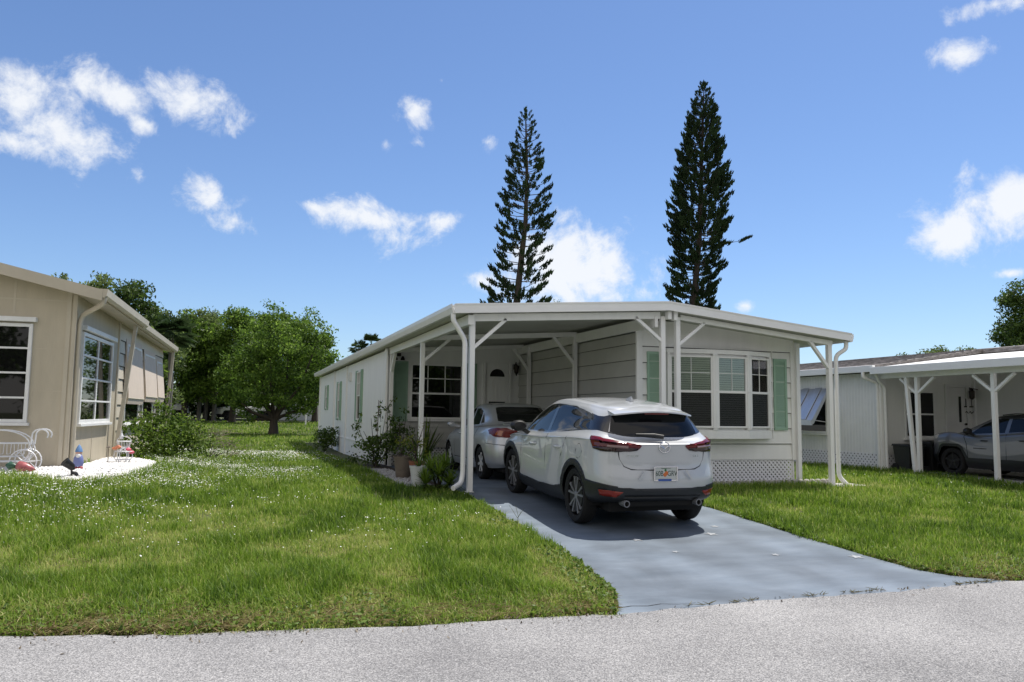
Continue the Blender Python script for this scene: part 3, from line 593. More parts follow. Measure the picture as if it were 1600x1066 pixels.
    H.location = (-6.36, 3.93, Z); H.rotation_euler = (0, 0, math.radians(-3))
left_home()
# ---------------------------------------------------------------- white home on the right, its carport and bins
def right_home():
    H = thing('shingled_home', 'white mobile home with grey shingle roof, ribbed siding, tilted metal awning and flat carport', 'mobile home', (14.3, 8, .3))
    b = MB().box(11.37, 14.35, 3.1, 24, .74, 2.74); b.box(14.35, 18.2, -2.5, 24, .74, 2.85); b.build('wall', MT['whitewall'], H)
    b = MB(); b.box(11.45, 14.4, 3.2, 23.9, .1, .74); b.box(14.45, 18.1, -2.4, 23.9, .1, .74); b.build('skirt_backing', mat('grey_skirt_board', (.13, .13, .15), .8), H)
    b = MB()
    for k in range(190): y = 3.16+k*.105; b.box(11.364, 11.37, y, y+.06, .76, 2.74)
    b.build('ribbed_siding', MT['white'], H)
    b = MB(); siding(b, (11.5, 3.1, 0), X, NY, 2.85, .76, 2.76, .155, .012); siding(b, (14.35, 3.1, 0), NY, NX, 5.6, .76, 2.85, .155, .012); b.build('siding', MT['siding'], H)
    b = MB(); lattice(b, (11.36, 23, 0), NY, NX, 19.9, .22, .76, .12, .05); lattice(b, (11.4, 3.12, 0), X, NY, 2.95, .28, .76, .12, .05); lattice(b, (14.36, 3.1, 0), NY, NX, 5.6, .3, .76, .12, .04)
    b.build('lattice_skirt', MT['lattice'], H)
    b = MB().box(11.32, 11.50, 3.06, 3.16, .3, 2.72); b.box(14.30, 14.40, 3.0, 3.1, .3, 2.8); b.build('corner_trim', MT['trim'], H, bev=.004)
    # shingle roof behind, flat white carport roof in front
    b = MB().prism([(11.05, 2.80), (14.8, 3.36), (18.5, 2.80), (18.5, 2.90), (14.8, 3.47), (11.05, 2.90)], 'y', 3.0, 24.3); b.prism([(14.62, 3.33), (14.8, 3.36), (18.5, 2.80), (18.5, 2.90), (14.8, 3.47), (14.62, 3.44)], 'y', -2.8, 2.99)
    b.build('roof', MT['shingle'], H)
    MB().box(10.96, 11.05, 2.92, 24.3, 2.74, 2.90).build('gutter', MT['gutter'], H, bev=.01)
    # course edges of the shingles
    b = MB()
    for k in range(1, 14):
        t = k/14; x = 11.05+3.75*t; zt = 2.90+.57*t; b.box(x-.006, x+.006, 3.0, 24.3, zt-.002, zt+.012)
    b.build('shingle_course', MT['shingle'], H)
    cp = MB().prism([(11.0, 2.74), (14.55, 3.20), (14.55, 3.30), (11.0, 2.84)], 'y', -3.6, 2.985).build('carport_roof', MT['roofwhite'], H)
    MB().box(10.93, 11.0, -3.62, 2.98, 2.68, 2.85).build('fascia', MT['gutter'], H, bev=.006)
    b = MB().box(11.26, 11.36, -3.5, 3.0, 2.58, 2.76); b.build('side_beam', MT['trim'], H, bev=.004)
    post(H, 11.3, -.02, gzf(11.3, 0), 2.58); post(H, 11.3, 1.93, gzf(11.3, 2), 2.58)
    b = MB().beam((11.26, 2.2, 2.58), (11.24, 2.0, gzf(11.3, 2)), .08); b.build('leaning_post', MT['trim'], H, bev=.004)
    for y, s in ((-.02, -1), (-.02, 1), (1.93, -1), (1.93, 1)): brace(H, (11.3, y+s*.04, 2.22), (11.3, y+s*.48, 2.56))
    downspout(H, [(10.98, 3.25, 2.74), (10.98, 3.25, 2.62), (11.30, 3.14, 2.5), (11.30, 3.14, .35)], .045)
    downspout(H, [(11.15, 3.02, 2.7), (11.25, 3.02, 2.5), (11.42, 3.02, 2.4), (11.42, 3.02, .35)], .04)
    # metal awning over the side window
    window(H, (11.357, 6.9, 0), NY, NX, 1.95, 1.21, 2.32, vert=(.33, .66), horiz=(), fr=.05, out=.03, sill=True)
    b = MB(); A = (11.33, 2.40); o = (10.78, 1.55); n = 9; y0, y1 = 4.88, 7.0
    for k in range(n):
        a, c = y0+(y1-y0)*k/n, y0+(y1-y0)*(k+1)/n; d = .022 if k % 2 else 0
        P = lambda p, y, t=0: (p[0]-t-d, y, p[1]+t+d)
        b.add([P(A,a), P(A,c), P(o,c), P(o,a), P(A,a,-.012), P(A,c,-.012), P(o,c,-.012), P(o,a,-.012)], [(0,3,2,1), (4,5,6,7), (0,4,7,3), (1,2,6,5), (3,7,6,2)])
    b.box(10.76, 10.80, y0, y1, 1.42, 1.56)
    b.add([(11.33, y0-.004, 2.40), (10.78, y0-.004, 1.55), (10.78, y0-.004, 1.44), (10.84, y0-.004, 1.46), (11.33, y0-.004, 2.26)], [(0,1,2,3,4)])
    aw = b.build('metal_awning', mat('weathered_aluminium', (.62, .65, .70), .35, .55, var=.15, vscale=6), H)
    MB().tube([(11.33, y0+.03, 1.5), (10.82, y0+.03, 1.56)], .012, 6).build('strut', MT['chrome'], aw)
    # entrance under the carport
    window(H, (12.06, 3.085, 0), X, NY, .98, 1.15, 2.32, horiz=((.5, .04, .045),), fr=.05, out=.04)
    b = MB(); F = lambda *a: b.fbox((13.38, 3.085, 0), X, NY, *a); F(0, .07, 0, .05, .80, 2.5); F(.70, .77, 0, .05, .80, 2.5); F(.07, .70, 0, .05, 2.43, 2.5); F(.08, .69, .004, .025, .82, 2.42)
    d = b.build('door', MT['white'], H, bev=.003)
    MB().fbox((13.38, 3.085, 0), X, NY, .44, .52, .026, .03, 1.55, 2.2).build('pane', MT['pane'], d)
    MB().lathe([(0, -.07), (.03, -.06), (.03, -.03), (.012, -.025), (.012, 0)], (13.38+.62, 3.06, 1.5), 8, 'y').build('handle', MT['brass'], d)
    b = MB().box(14.22, 14.32, 3.03, 3.075, 2.30, 2.42); b.tube([(14.2, 3.0, 2.38), (14.0, 2.9, 2.42), (14.3, 2.9, 2.38)], .012, 6)
    b.lathe([(.01, .1), (.07, .06), (.06, -.12), (.02, -.16)], (14.12, 2.92, 2.28), 8); b.build('porch_light', MT['brass'], H)
    b = MB().box(14.0, 14.3, 3.04, 3.06, 1.93, 1.96); b.tube([(14.05, 3.05, 1.96), (14.05, 3.05, 2.15)], .008, 5); b.tube([(14.25, 3.05, 1.96), (14.25, 3.05, 2.15)], .008, 5)
    t = [(14.02+.04*k, 3.04, 1.80+.03*math.sin(k*2.1)) for k in range(8)]; b.tube(t, .010, 5); b.build('welcome_sign', MT['brass'], H)
    MB().tube([(14.33, 3.0, 2.6), (14.33, 3.0, .9)], .012, 6).build('conduit', MT['trim'], H)
    tag(MB().box(11.25, 16, -5.5, 3.1, .1, .362).build('carport_slab', MT['concrete']), 'concrete slab under the neighbouring carport', 'concrete slab', kind='structure')
right_home()
def bin_(x, y, h, w, lab):
    T = thing('wheelie_bin', lab, 'rubbish bin', (x, y, .36)); z = .36
    b = MB(); P = lambda s, zq: [(x-s, y-s, zq), (x+s, y-s, zq), (x+s, y+s, zq), (x-s, y+s, zq)]
    b.add(P(w*.40, z)+P(w*.5, z+h*.92), [(0,3,2,1), (4,5,6,7), (0,1,5,4), (1,2,6,5), (2,3,7,6), (3,0,4,7)])
    for k in (-.2, 0, .2): b.box(x+k*w-.015, x+k*w+.015, y-w*.51, y-w*.46, z+h*.2, z+h*.8)
    b.build('bin_body', MT['bin'], T, bev=.02)
    MB().prism([(y-w*.56, z+h*.92), (y+w*.55, z+h*.92), (y+w*.5, z+h), (y-w*.45, z+h*.98)], 'x', x-w*.54, x+w*.54).build('lid', MT['bin'], T, bev=.012)
    for s in (-1, 1): MB().lathe([(0, -.03), (.10, -.03), (.10, .03), (0, .03)], (x+s*w*.4, y+w*.42, z+.10), 12, 'x').build('wheel', MT['rubber'], T)
bin_(11.70, 2.62, .66, .5, 'low black bin behind the left carport post of the neighbouring home')
bin_(12.32, 2.55, .72, .55, 'larger black bin beside the nose of the parked grey car')
b = MB().box(11.42, 11.72, 2.05, 2.3, .36, .52); tag(b.build('planter_box', MT['dark']), 'small dark planter box on the ground by the neighbouring carport', 'planter')
# ---------------------------------------------------------------- garden ornaments by the beige home
def pram():
    T = thing('pram_planter', 'white wire pram-shaped planter with two spoked wheels per side against the beige wall', 'planter', (-7.1, 3.1, .5)); o = Vector((-7.1, 3.1, .5))
    W = .17
    for sy in (-1, 1):
        for cx in (-.35, .28):
            b = MB(); c = o+Vector((cx, sy*W, .22)); ring = [c+Vector((.2*math.cos(t), 0, .2*math.sin(t))) for t in np.linspace(0, 2*math.pi, 21)]
            b.tube(ring, .011, 5, False); b.lathe([(0, -.02), (.025, -.02), (.025, .02), (0, .02)], c, 8, 'y')
            for k in range(8): t = k*math.pi/4; b.tube([c, c+Vector((.2*math.cos(t), 0, .2*math.sin(t)))], .005, 4)
            b.build('wheel', MT['wire'], T)
        b = MB(); y = sy*W*.8; P = lambda x, z: o+Vector((x, y, z))
        b.tube([P(-.55+.62*0, .52)]+[P(-.10+.45*math.cos(t), .50+.24*math.sin(t)) for t in np.linspace(math.pi, 0, 13)], .011, 5)
        b.tube([P(-.55, .52), P(.35, .52)], .011, 5); b.tube([P(.35, .52), P(.38, .42), P(.34, .32), P(.28, .22)], .011, 5); b.tube([P(-.55, .52), P(-.5, .3), P(-.35, .22)], .011, 5)
        b.tube([P(-.35, .22), P(.28, .22)], .011, 5); b.tube([P(.28, .22), P(.2, .3), P(-.2, .3), P(-.35, .22)], .008, 5)
        b.tube([P(.37, .50), P(.38, .66)]+[P(.50+.12*math.cos(t), .66+.10*math.sin(t)) for t in np.linspace(math.pi, -.5, 9)], .013, 5)
        b.build('frame', MT['wire'], T)
    b = MB()
    for k in range(9): x = -.5+k*.105; b.tube([o+Vector((x, -W*.8, .52)), o+Vector((x, -W*.6, .34)), o+Vector((x, W*.6, .34)), o+Vector((x, W*.8, .52))], .005, 4)
    b.build('basket', MT['wire'], T); return o
pram()
def gnome():
    x, y, z = -6.05, 3.22, gzf(-6.05, 3.2)+.02; T = thing('garden_gnome', 'small garden gnome with a blue hat and white beard standing at the beige house corner', 'garden gnome', (x, y, z))
    M_ = lambda n, c: mat(n, c, .5)
    MB().lathe([(.001, 0), (.07, .0), (.085, .05), (.075, .14), (.05, .20), (.001, .22)], (x, y, z+.05), 12).build('body', M_('violet_blue_glaze', (.16, .19, .40)), T, sm=60)
    MB().lathe([(.001, -.055), (.05, -.02), (.052, .02), (.001, .055)], (x, y, z+.28), 12).build('head', M_('pink_glaze', (.65, .38, .30)), T, sm=60)
    MB().lathe([(.062, 0), (.055, .03), (.03, .09), (.001, .13)], (x, y, z+.30), 12).build('hat', M_('blue_glaze', (.12, .24, .46)), T, sm=60)
    MB().lathe([(.001, -.10), (.03, -.05), (.045, .0), (.03, .03), (.001, .035)], (x, y-.035, z+.235), 10).build('beard', M_('white_glaze', (.75, .75, .75)), T, sm=60)
    for s in (-1, 1): MB().lathe([(.001, 0), (.045, .0), (.045, .03), (.025, .06), (.001, .06)], (x+s*.04, y-.03, z), 10).build('boot', M_('red_glaze', (.33, .06, .07)), T, sm=60)
gnome()
def spot():
    x, y = -5.93, 2.0; z = gzf(x, y); T = thing('garden_spotlight', 'small black garden spotlight on a stake in the white pebbles', 'spotlight', (x, y, z))
    MB().tube([(x, y, z-.02), (x, y, z+.16)], .014, 6).build('stake', MT['dark'], T)
    MB().tube([(x+.02, y, z+.12), (x, y, z+.17), (x-.1, y-.05, z+.26)], [.03, .055, .075], 10).build('lamp_head', MT['dark'], T, sm=50)
    MB().tube([(x, y, z+.08), (x+.06, y, z+.07), (x+.09, y, z+.02)], .03, 6).build('bracket', MT['dark'], T)
spot()
def fish():
    x, y = -6.78, 2.75; z = gzf(x, y); T = thing('painted_ornament', 'red and pink painted ornament lying on the pebbles beneath the pram planter', 'garden ornament', (x, y, z))
    MB().tube([(x-.10, y, z+.12), (x-.06, y, z+.12), (x+.02, y-.02, z+.10), (x+.12, y-.04, z+.08), (x+.2, y-.05, z+.06)], [.02, .085, .09, .06, .01], 12).build('body', mat('pink_red_glaze', (.45, .12, .13), .35, var=.6, vscale=20), T, sm=60)
    MB().tube([(x-.24, y, z+.14), (x-.18, y, z+.13), (x-.09, y, z+.12)], [.02, .07, .03], 8).build('leafy_end', mat('dark_green_glaze', (.02, .08, .05), .4), T, sm=60)
fish()
def basket():
    x, y = -5.62, 5.35; z = gzf(x, y)+.02; T = thing('wire_flower_stand', 'white wire flower stand with a hooped basket and pink blooms beside the green bush', 'flower stand', (x, y, z))
    b = MB()
    for r, h in ((.13, .42), (.10, .30), (.16, .22), (.12, .06)): b.tube([(x+r*math.cos(t), y+r*math.sin(t), z+h) for t in np.linspace(0, 2*math.pi, 17)], .009, 5, False)
    for k in range(12): t = k*math.pi/6; c, s = math.cos(t), math.sin(t); b.tube([(x+.13*c, y+.13*s, z+.42), (x+.10*c, y+.10*s, z+.30), (x+.03*c, y+.03*s, z+.27)], .006, 4)
    for k in range(6): t = k*math.pi/3; c, s = math.cos(t), math.sin(t); b.tube([(x+.03*c, y+.03*s, z+.27), (x+.16*c, y+.16*s, z+.22), (x+.17*c, y+.17*s, z+.12), (x+.10*c, y+.10*s, z)], .009, 5)
    b.tube([(x-.13, y, z+.42)]+[(x+.13*math.cos(t), y, z+.42+.1*math.sin(t)) for t in np.linspace(math.pi, 0, 9)], .009, 5); b.lathe([(.03, 0), (.04, .06), (.015, .12), (.001, .2)], (x-.05, y, z+.46), 8)
    b.build('stand', MT['wire'], T)
    for nm, c, pts in (('pink_bloom', (.75, .12, .18), ((.10, -.06, .26), (.15, 0, .2))), ('orange_bloom', (.8, .28, .15), ((-.12, -.05, .3), (-.16, .02, .28), (-.08, -.1, .31)))):
        b = MB()
        for px, py, pz in pts: b.lathe([(.001, -.03), (.045, -.02), (.055, .01), (.001, .04)], (x+px, y+py, z+pz), 8)
        b.build(nm, mat(nm, c, .5), T, sm=60)
    c = MB().tube([(x-.22, y-.35, z), (x-.22, y-.35, z+.3)], .008, 5); c.lathe([(.001, .05), (.05, .02), (.001, 0)], (x-.22, y-.35, z+.3), 6); tag(c.build('garden_stake', MT['potgrey']), 'thin grey garden stake in the pebbles before the wire flower stand', 'garden stake')
basket()
# ---------------------------------------------------------------- vehicles: a smooth shell from nested contours, panels cut out of it
def crom(P, t):
    """Catmull-Rom through P (n,...) at parameters t; P already padded with one phantom at each end"""
    i = np.clip(np.floor(t).astype(int), 0, len(P)-4); f = (t-i).reshape((-1,)+(1,)*(P.ndim-1)); a, b, c, d = P[i], P[i+1], P[i+2], P[i+3]
    return .5*((2*b)+(c-a)*f+(2*a-5*b+4*c-d)*f*f+(3*b-a-3*c+d)*f**3)
class Shell:
    def __init__(s, table):
        T = np.array(table, float); mir = np.array([-1, 1, 1])
        T = np.concatenate([T[:, 1:2]*mir, T, T[:, -2:-1]*mir], 1)
        s.T = np.concatenate([T[:1]*2-T[1:2], T, T[-2:-1]*mir], 0); s.nu = T.shape[1]-3; s.nv = len(table)-1
        us = np.linspace(0, s.nu, s.nu*36+1); vs = np.linspace(0, s.nv, s.nv*28+1); s.U, s.V = np.meshgrid(us, vs)
        A = np.stack([crom(crom(s.T, np.array([v]))[0], us) for v in vs]); s.D = A
        du = np.gradient(A, axis=1); dv = np.gradient(A, axis=0); n = np.cross(du, dv); n /= np.linalg.norm(n, axis=2, keepdims=True)+1e-12
        o = A-np.array([0, 1.3, .7]); flip = np.sign((n*o).sum(2, keepdims=True)); flip[flip == 0] = 1; s.N = n*flip
    def ev(s, u, v):
        out = np.empty((len(u), 3))
        i = np.clip(np.floor(v).astype(int), 0, s.nv-1); f = (v-i)[:, None, None]; a, b, c, d = s.T[i], s.T[i+1], s.T[i+2], s.T[i+3]
        R = .5*((2*b)+(c-a)*f+(2*a-5*b+4*c-d)*f*f+(3*b-a-3*c+d)*f**3)
        j = np.clip(np.floor(u).astype(int), 0, s.nu-1); g = (u-j)[:, None]; k = np.arange(len(u)); a, b, c, d = R[k, j], R[k, j+1], R[k, j+2], R[k, j+3]
        return .5*((2*b)+(c-a)*g+(2*a-5*b+4*c-d)*g*g+(3*b-a-3*c+d)*g**3)
    def normal(s, u, v):
        e = 1e-3; du = s.ev(np.minimum(u+e, s.nu), v)-s.ev(np.maximum(u-e, 0), v); dv = s.ev(u, np.minimum(v+e, s.nv))-s.ev(u, np.maximum(v-e, 0))
        n = np.cross(du, dv); ln = np.linalg.norm(n, axis=1, keepdims=True); n = n/np.maximum(ln, 1e-12)
        a = np.clip(np.round(v*28).astype(int), 0, s.D.shape[0]-1), np.clip(np.round(u*36).astype(int), 0, s.D.shape[1]-1)
        ref = s.N[a]; sg = np.sign((n*ref).sum(1, keepdims=True)); sg[sg == 0] = 1; n = n*sg; bad = ln[:, 0] < 1e-9; n[bad] = ref[bad]; return n
    def uv(s, kind, p):
        D, N = s.D, s.N
        if kind == 's': d = (D[..., 1]-p[0])**2+(D[..., 2]-p[1])**2+100*(N[..., 0] < .30)
        elif kind == 'r': d = (D[..., 0]-p[0])**2+(D[..., 2]-p[1])**2+100*((N[..., 1] > -.2) | (D[..., 1] > .6))
        elif kind == 'f': d = (D[..., 0]-p[0])**2+(D[..., 2]-p[1])**2+100*((N[..., 1] < .2) | (D[..., 1] < .6))
        elif kind == 't': d = (D[..., 0]-p[0])**2+(D[..., 1]-p[1])**2+100*(N[..., 2] < .4)
        elif kind == 'uv': return p
        else: d = ((D-np.array(p))**2).sum(2)
        k = np.unravel_index(np.argmin(d), d.shape); return s.U[k], s.V[k]
    def poly(s, kind, pts, n=3):
        out = []
        for a, b in zip(pts, list(pts[1:])+[pts[0]]):
            a, b = np.array(a, float), np.array(b, float); k = max(1, min(n, int(np.linalg.norm(b-a)/.05)))
            for j in range(k): out.append(s.uv(kind, tuple(a+(b-a)*j/k)))
        r = [out[0]]
        for q in out[1:]:
            if (q[0]-r[-1][0])**2+(q[1]-r[-1][1])**2 > 1e-4: r.append(q)
        return np.array(r)
def inpoly(P, pts):
    x, y = pts[:, 0], pts[:, 1]; c = np.zeros(len(pts), bool); j = len(P)-1
    for i in range(len(P)):
        yi, yj, xi, xj = P[i][1], P[j][1], P[i][0], P[j][0]
        m_ = ((yi > y) != (yj > y)) & (x < (xj-xi)*(y-yi)/(yj-yi+1e-15)+xi); c ^= m_; j = i
    return c
def circ(cy, cz, r, n=28, a0=-.35, a1=math.pi+.35): return [(cy+r*math.cos(t), cz+r*math.sin(t)) for t in np.linspace(a0, a1, n)]
def strip(pts, w):
    pts = [np.array(p, float) for p in pts]; L_, R_ = [], []
    for i, p in enumerate(pts):
        d = pts[min(i+1, len(pts)-1)]-pts[max(i-1, 0)]; d /= np.linalg.norm(d); n = np.array([-d[1], d[0]])*w/2; L_.append(tuple(p+n)); R_.append(tuple(p-n))
    return L_+R_[::-1]
def shell_parts(T, table, regions, mats, offs={}, names={}):
    """regions: (class, projection, polygon) in painting order; returns the part objects by class"""
    s = Shell(table); bm = bmesh.new(); RU, RV = 7, 6
    us = np.linspace(0, s.nu, s.nu*RU+1); vs = np.linspace(0, s.nv, s.nv*RV+1)
    g = [[bm.verts.new((u, v, 0)) for u in us] for v in vs]
    for j in range(len(vs)-1):
        for i in range(len(us)-1): bm.faces.new((g[j][i], g[j][i+1], g[j+1][i+1], g[j+1][i]))
    polys = [(c, s.poly(k, p)) for c, k, p in regions]
    for c, P in polys:
        for a, b in zip(P, np.roll(P, -1, 0)):
            lo = np.minimum(a, b)-1e-4; hi = np.maximum(a, b)+1e-4; d = b-a
            if np.linalg.norm(d) < 1e-6: continue
            F = []
            for f in bm.faces:
                xs_ = [v.co.x for v in f.verts]
                if max(xs_) < lo[0] or min(xs_) > hi[0]: continue
                ys_ = [v.co.y for v in f.verts]
                if max(ys_) < lo[1] or min(ys_) > hi[1]: continue
                F.append(f)
            if not F: continue
            G = list({e for f in F for e in f.edges})+list({v for f in F for v in f.verts})+F
            bmesh.ops.bisect_plane(bm, geom=G, dist=1e-5, plane_co=(a[0], a[1], 0), plane_no=(-d[1], d[0], 0))
    bm.verts.index_update(); bm.faces.ensure_lookup_table()
    V = np.array([v.co[:2] for v in bm.verts]); cen = np.array([f.calc_center_median()[:2] for f in bm.faces]); faces = [[v.index for v in f.verts] for f in bm.faces]; bm.free()
    cls = np.array(['paint']*len(faces), dtype=object)
    for c, P in polys: cls[inpoly(P, cen)] = c
    P3 = s.ev(V[:, 0], V[:, 1]); N3 = s.normal(V[:, 0], V[:, 1]); C3 = s.ev(cen[:, 0], cen[:, 1]); CN = s.normal(cen[:, 0], cen[:, 1]); out = {}
    for c in dict.fromkeys(cls):
        if c == 'hole': continue
        off = offs.get(c, 0); vi = {}; vv = []; nn = []; ff = []
        for k in np.nonzero(cls == c)[0]:
            f = faces[k]; q = P3[f]; nrm = np.zeros(3)
            for i in range(len(f)): nrm += np.cross(q[i], q[(i+1) % len(f)])
            if nrm@CN[k] < 0: f = f[::-1]
            for sd in (1, -1):
                idx = []
                for i in (f if sd == 1 else f[::-1]):
                    key = (i, sd if abs(P3[i][0]) > 1e-4 else 1)
                    if key not in vi: vi[key] = len(vv); p = P3[i]+N3[i]*off; vv.append((p[0]*sd if abs(P3[i][0]) > 1e-4 else 0, p[1], p[2])); nn.append((N3[i][0]*sd, N3[i][1], N3[i][2]))
                    idx.append(vi[key])
                if len(set(idx)) > 2: ff.append(tuple(dict.fromkeys(idx)))
        me = bpy.data.meshes.new(names.get(c, c)); me.from_pydata(vv, [], ff); me.materials.append(mats[c]); me.polygons.foreach_set('use_smooth', [True]*len(me.polygons))
        if len(me.vertices) == len(nn): me.normals_split_custom_set_from_vertices(nn)
        o = bpy.data.objects.new(names.get(c, c), me); link(o, T); out[c] = o
    return out, s
def wheel(T, x, y, r, sd, rimr, w=.20, spokes=5, style='pair', cm='alloy', dm='alloydark'):
    z = r; tb = MB(); h = w/2; o = (x, y, z)
    tb.lathe([(rimr, -h*.8), (rimr+.03, -h*.95), (r-.03, -h), (r-.006, -h*.75), (r, -h*.4), (r, h*.4), (r-.006, h*.75), (r-.03, h), (rimr+.03, h*.95), (rimr, h*.8)], o, 40, 'x')
    for k in (-.3, 0, .3): tb.lathe([(r+.001, h*k-.006), (r+.001, h*k+.006)], o, 40, 'x')
    W_ = MB().lathe([(rimr, -h*.8), (rimr, h*.78), (rimr-.012, h*.84), (rimr-.024, h*.78), (rimr-.04, h*.2), (rimr-.05, -h*.7), (.0, -h*.7)], o, 40, 'x')
    wo = W_.build('wheel', MT[dm], T, sm=40); ty = tb.build('tyre', MT['rubber'], wo, sm=40)
    b = MB(); f = sd*h
    ox = x+f*.62
    for k in range(spokes):
        for j in ((-1, 1) if style == 'pair' else (0,)):
            a = 2*math.pi*k/spokes+math.pi/2; a1 = a+j*.16; a2 = a+j*.24 if style == 'pair' else a
            p = lambda ang, rad, dx: (ox+sd*dx, y+rad*math.cos(ang), z+rad*math.sin(ang))
            hw1, hw2 = (.009, .014) if style == 'pair' else (.028, .020)
            n1 = Vector((0, -math.sin(a1), math.cos(a1))); P1 = Vector(p(a1, .045, .012)); P2 = Vector(p(a2, rimr-.018, .018)); dx = Vector((sd*.022, 0, 0))
            b.add([P1-n1*hw1, P1+n1*hw1, P2+n1*hw2, P2-n1*hw2, P1-n1*hw1*1.3-dx*1.6, P1+n1*hw1*1.3-dx*1.6, P2+n1*hw2*1.3-dx*1.6, P2-n1*hw2*1.3-dx*1.6], [(0,1,2,3), (4,7,6,5), (0,4,5,1), (1,5,6,2), (2,6,7,3), (3,7,4,0)])
    b.lathe([(0, sd*.020), (.028, sd*.018), (.05, sd*.008), (.055, -sd*.03)], (ox, y, z), 16, 'x');     b.build('rim', MT[cm], wo, sm=30)
    MB().lathe([(0, -.01), (rimr*.62, -.01), (rimr*.62, .01), (0, .01)], (x-sd*.02, y, z), 24, 'x').build('brake_disc', MT['alloy'], wo)
    b = MB(); R = r+.03  # inner arch
    pts = [(y+R*math.cos(t), z+R*math.sin(t)) for t in np.linspace(-.2, math.pi+.2, 17)]; x0, x1 = sd*.42, sd*(abs(x)+w*.36)
    b.add([(x0, a, c) for a, c in pts]+[(x1, a, c) for a, c in pts]+[(x0, y, z-.1)], [(i, i+1, 18+i-1+0, 17+i) if False else (i, i+1, 17+i+1, 17+i) for i in range(16)]+[tuple(list(range(17))+[34])])
    b.build('wheel_arch_liner', MT['black'], T)
def text(body, size, mat_, parent, loc, rx=math.pi/2, rz=0, name='lettering', ext=.001, sx=1, align='CENTER'):
    c = bpy.data.curves.new(name, 'FONT'); c.body = body; c.size = size; c.extrude = ext; c.align_x = align; c.align_y = 'CENTER'
    o = bpy.data.objects.new('t', c); COL.objects.link(o); bpy.context.view_layer.update()
    me = bpy.data.meshes.new_from_object(o.evaluated_get(bpy.context.evaluated_depsgraph_get())); bpy.data.objects.remove(o); bpy.data.curves.remove(c)
    me.transform(Matrix.Translation(loc) @ Matrix.Rotation(rz, 4, 'Z') @ Matrix.Rotation(rx, 4, 'X') @ Matrix.Diagonal((sx, 1, 1, 1))); me.materials.clear(); me.materials.append(mat_)
    o = bpy.data.objects.new(name, me); return link(o, parent)
BLACKG = carpaint('gloss_black_trim', (.006, .006, .007)); CLAD = mat('grey_black_cladding', (.011, .012, .014), .45, bump=.1, bscale=200)
def dome(pts, k): return [(x*k, y, z) for x, y, z in pts]
SUV = [
 [(0,-.60,.34),(.45,-.60,.34),(.66,-.55,.34),(.76,-.42,.32),(.80,0,.26),(.80,.75,.20),(.80,1.3,.20),(.80,2.0,.20),(.80,2.57,.24),(.74,3.0,.24),(.5,3.25,.22),(0,3.33,.22)],
 [(0,-.77,.40),(.45,-.755,.40),(.70,-.67,.40),(.835,-.45,.40),(.872,0,.38),(.862,.75,.33),(.862,1.3,.32),(.865,2.0,.33),(.874,2.57,.38),(.82,3.05,.40),(.5,3.38,.40),(0,3.46,.40)],
 [(0,-.82,.60),(.45,-.80,.60),(.74,-.70,.60),(.862,-.45,.60),(.888,0,.60),(.872,.75,.54),(.868,1.3,.52),(.872,2.0,.54),(.888,2.57,.60),(.83,3.08,.60),(.5,3.40,.60),(0,3.48,.60)],
 [(0,-.775,.80),(.45,-.755,.80),(.72,-.67,.81),(.852,-.44,.82),(.884,0,.82),(.866,.75,.77),(.858,1.3,.74),(.866,2.0,.76),(.882,2.57,.78),(.80,3.06,.76),(.48,3.34,.74),(0,3.42,.74)],
 [(0,-.768,1.04),(.45,-.742,1.042),(.70,-.648,1.058),(.828,-.43,1.07),(.862,0,1.06),(.852,.75,1.01),(.842,1.3,.965),(.846,2.0,.94),(.83,2.57,.91),(.74,3.0,.86),(.45,3.22,.84),(0,3.30,.84)],
 [(0,-.62,1.10),(.42,-.60,1.102),(.65,-.515,1.135),(.75,-.36,1.16),(.78,0,1.15),(.80,.75,1.09),(.795,1.3,1.045),(.785,1.9,1.01),(.76,2.25,1.0),(.66,2.45,1.00),(.4,2.58,1.005),(0,2.63,1.01)],
 [(0,-.53,1.26),(.40,-.51,1.265),(.59,-.42,1.28),(.68,-.25,1.30),(.70,.05,1.30),(.715,.75,1.27),(.72,1.2,1.26),(.70,1.65,1.25),(.66,1.88,1.25),(.56,2.03,1.25),(.34,2.13,1.255),(0,2.18,1.26)],
 [(0,-.42,1.41),(.36,-.40,1.41),(.53,-.31,1.405),(.59,-.13,1.41),(.615,.15,1.435),(.63,.75,1.46),(.63,1.1,1.455),(.61,1.4,1.43),(.57,1.55,1.42),(.48,1.67,1.42),(.3,1.75,1.43),(0,1.79,1.44)],
 [(0,-.30,1.455),(.30,-.28,1.455),(.44,-.20,1.46),(.48,-.02,1.47),(.50,.22,1.49),(.51,.75,1.515),(.51,1.05,1.51),(.49,1.3,1.49),(.45,1.42,1.48),(.38,1.50,1.475),(.22,1.57,1.475),(0,1.60,1.475)],
 [(0,-.10,1.49),(0,-.05,1.492),(0,.02,1.497),(0,.12,1.505),(0,.32,1.52),(0,.75,1.537),(0,1.0,1.535),(0,1.15,1.525),(0,1.25,1.518),(0,1.3,1.514),(0,1.36,1.508),(0,1.4,1.504)]]
L4 = SUV[4]; SUV.insert(4, [(x*1.003, y-(.006 if y < -.3 else 0)+(.004 if y > 3 else 0), z-.032) for x, y, z in L4])   # doubled contour: a crisp crease under the rear window and along the shoulder
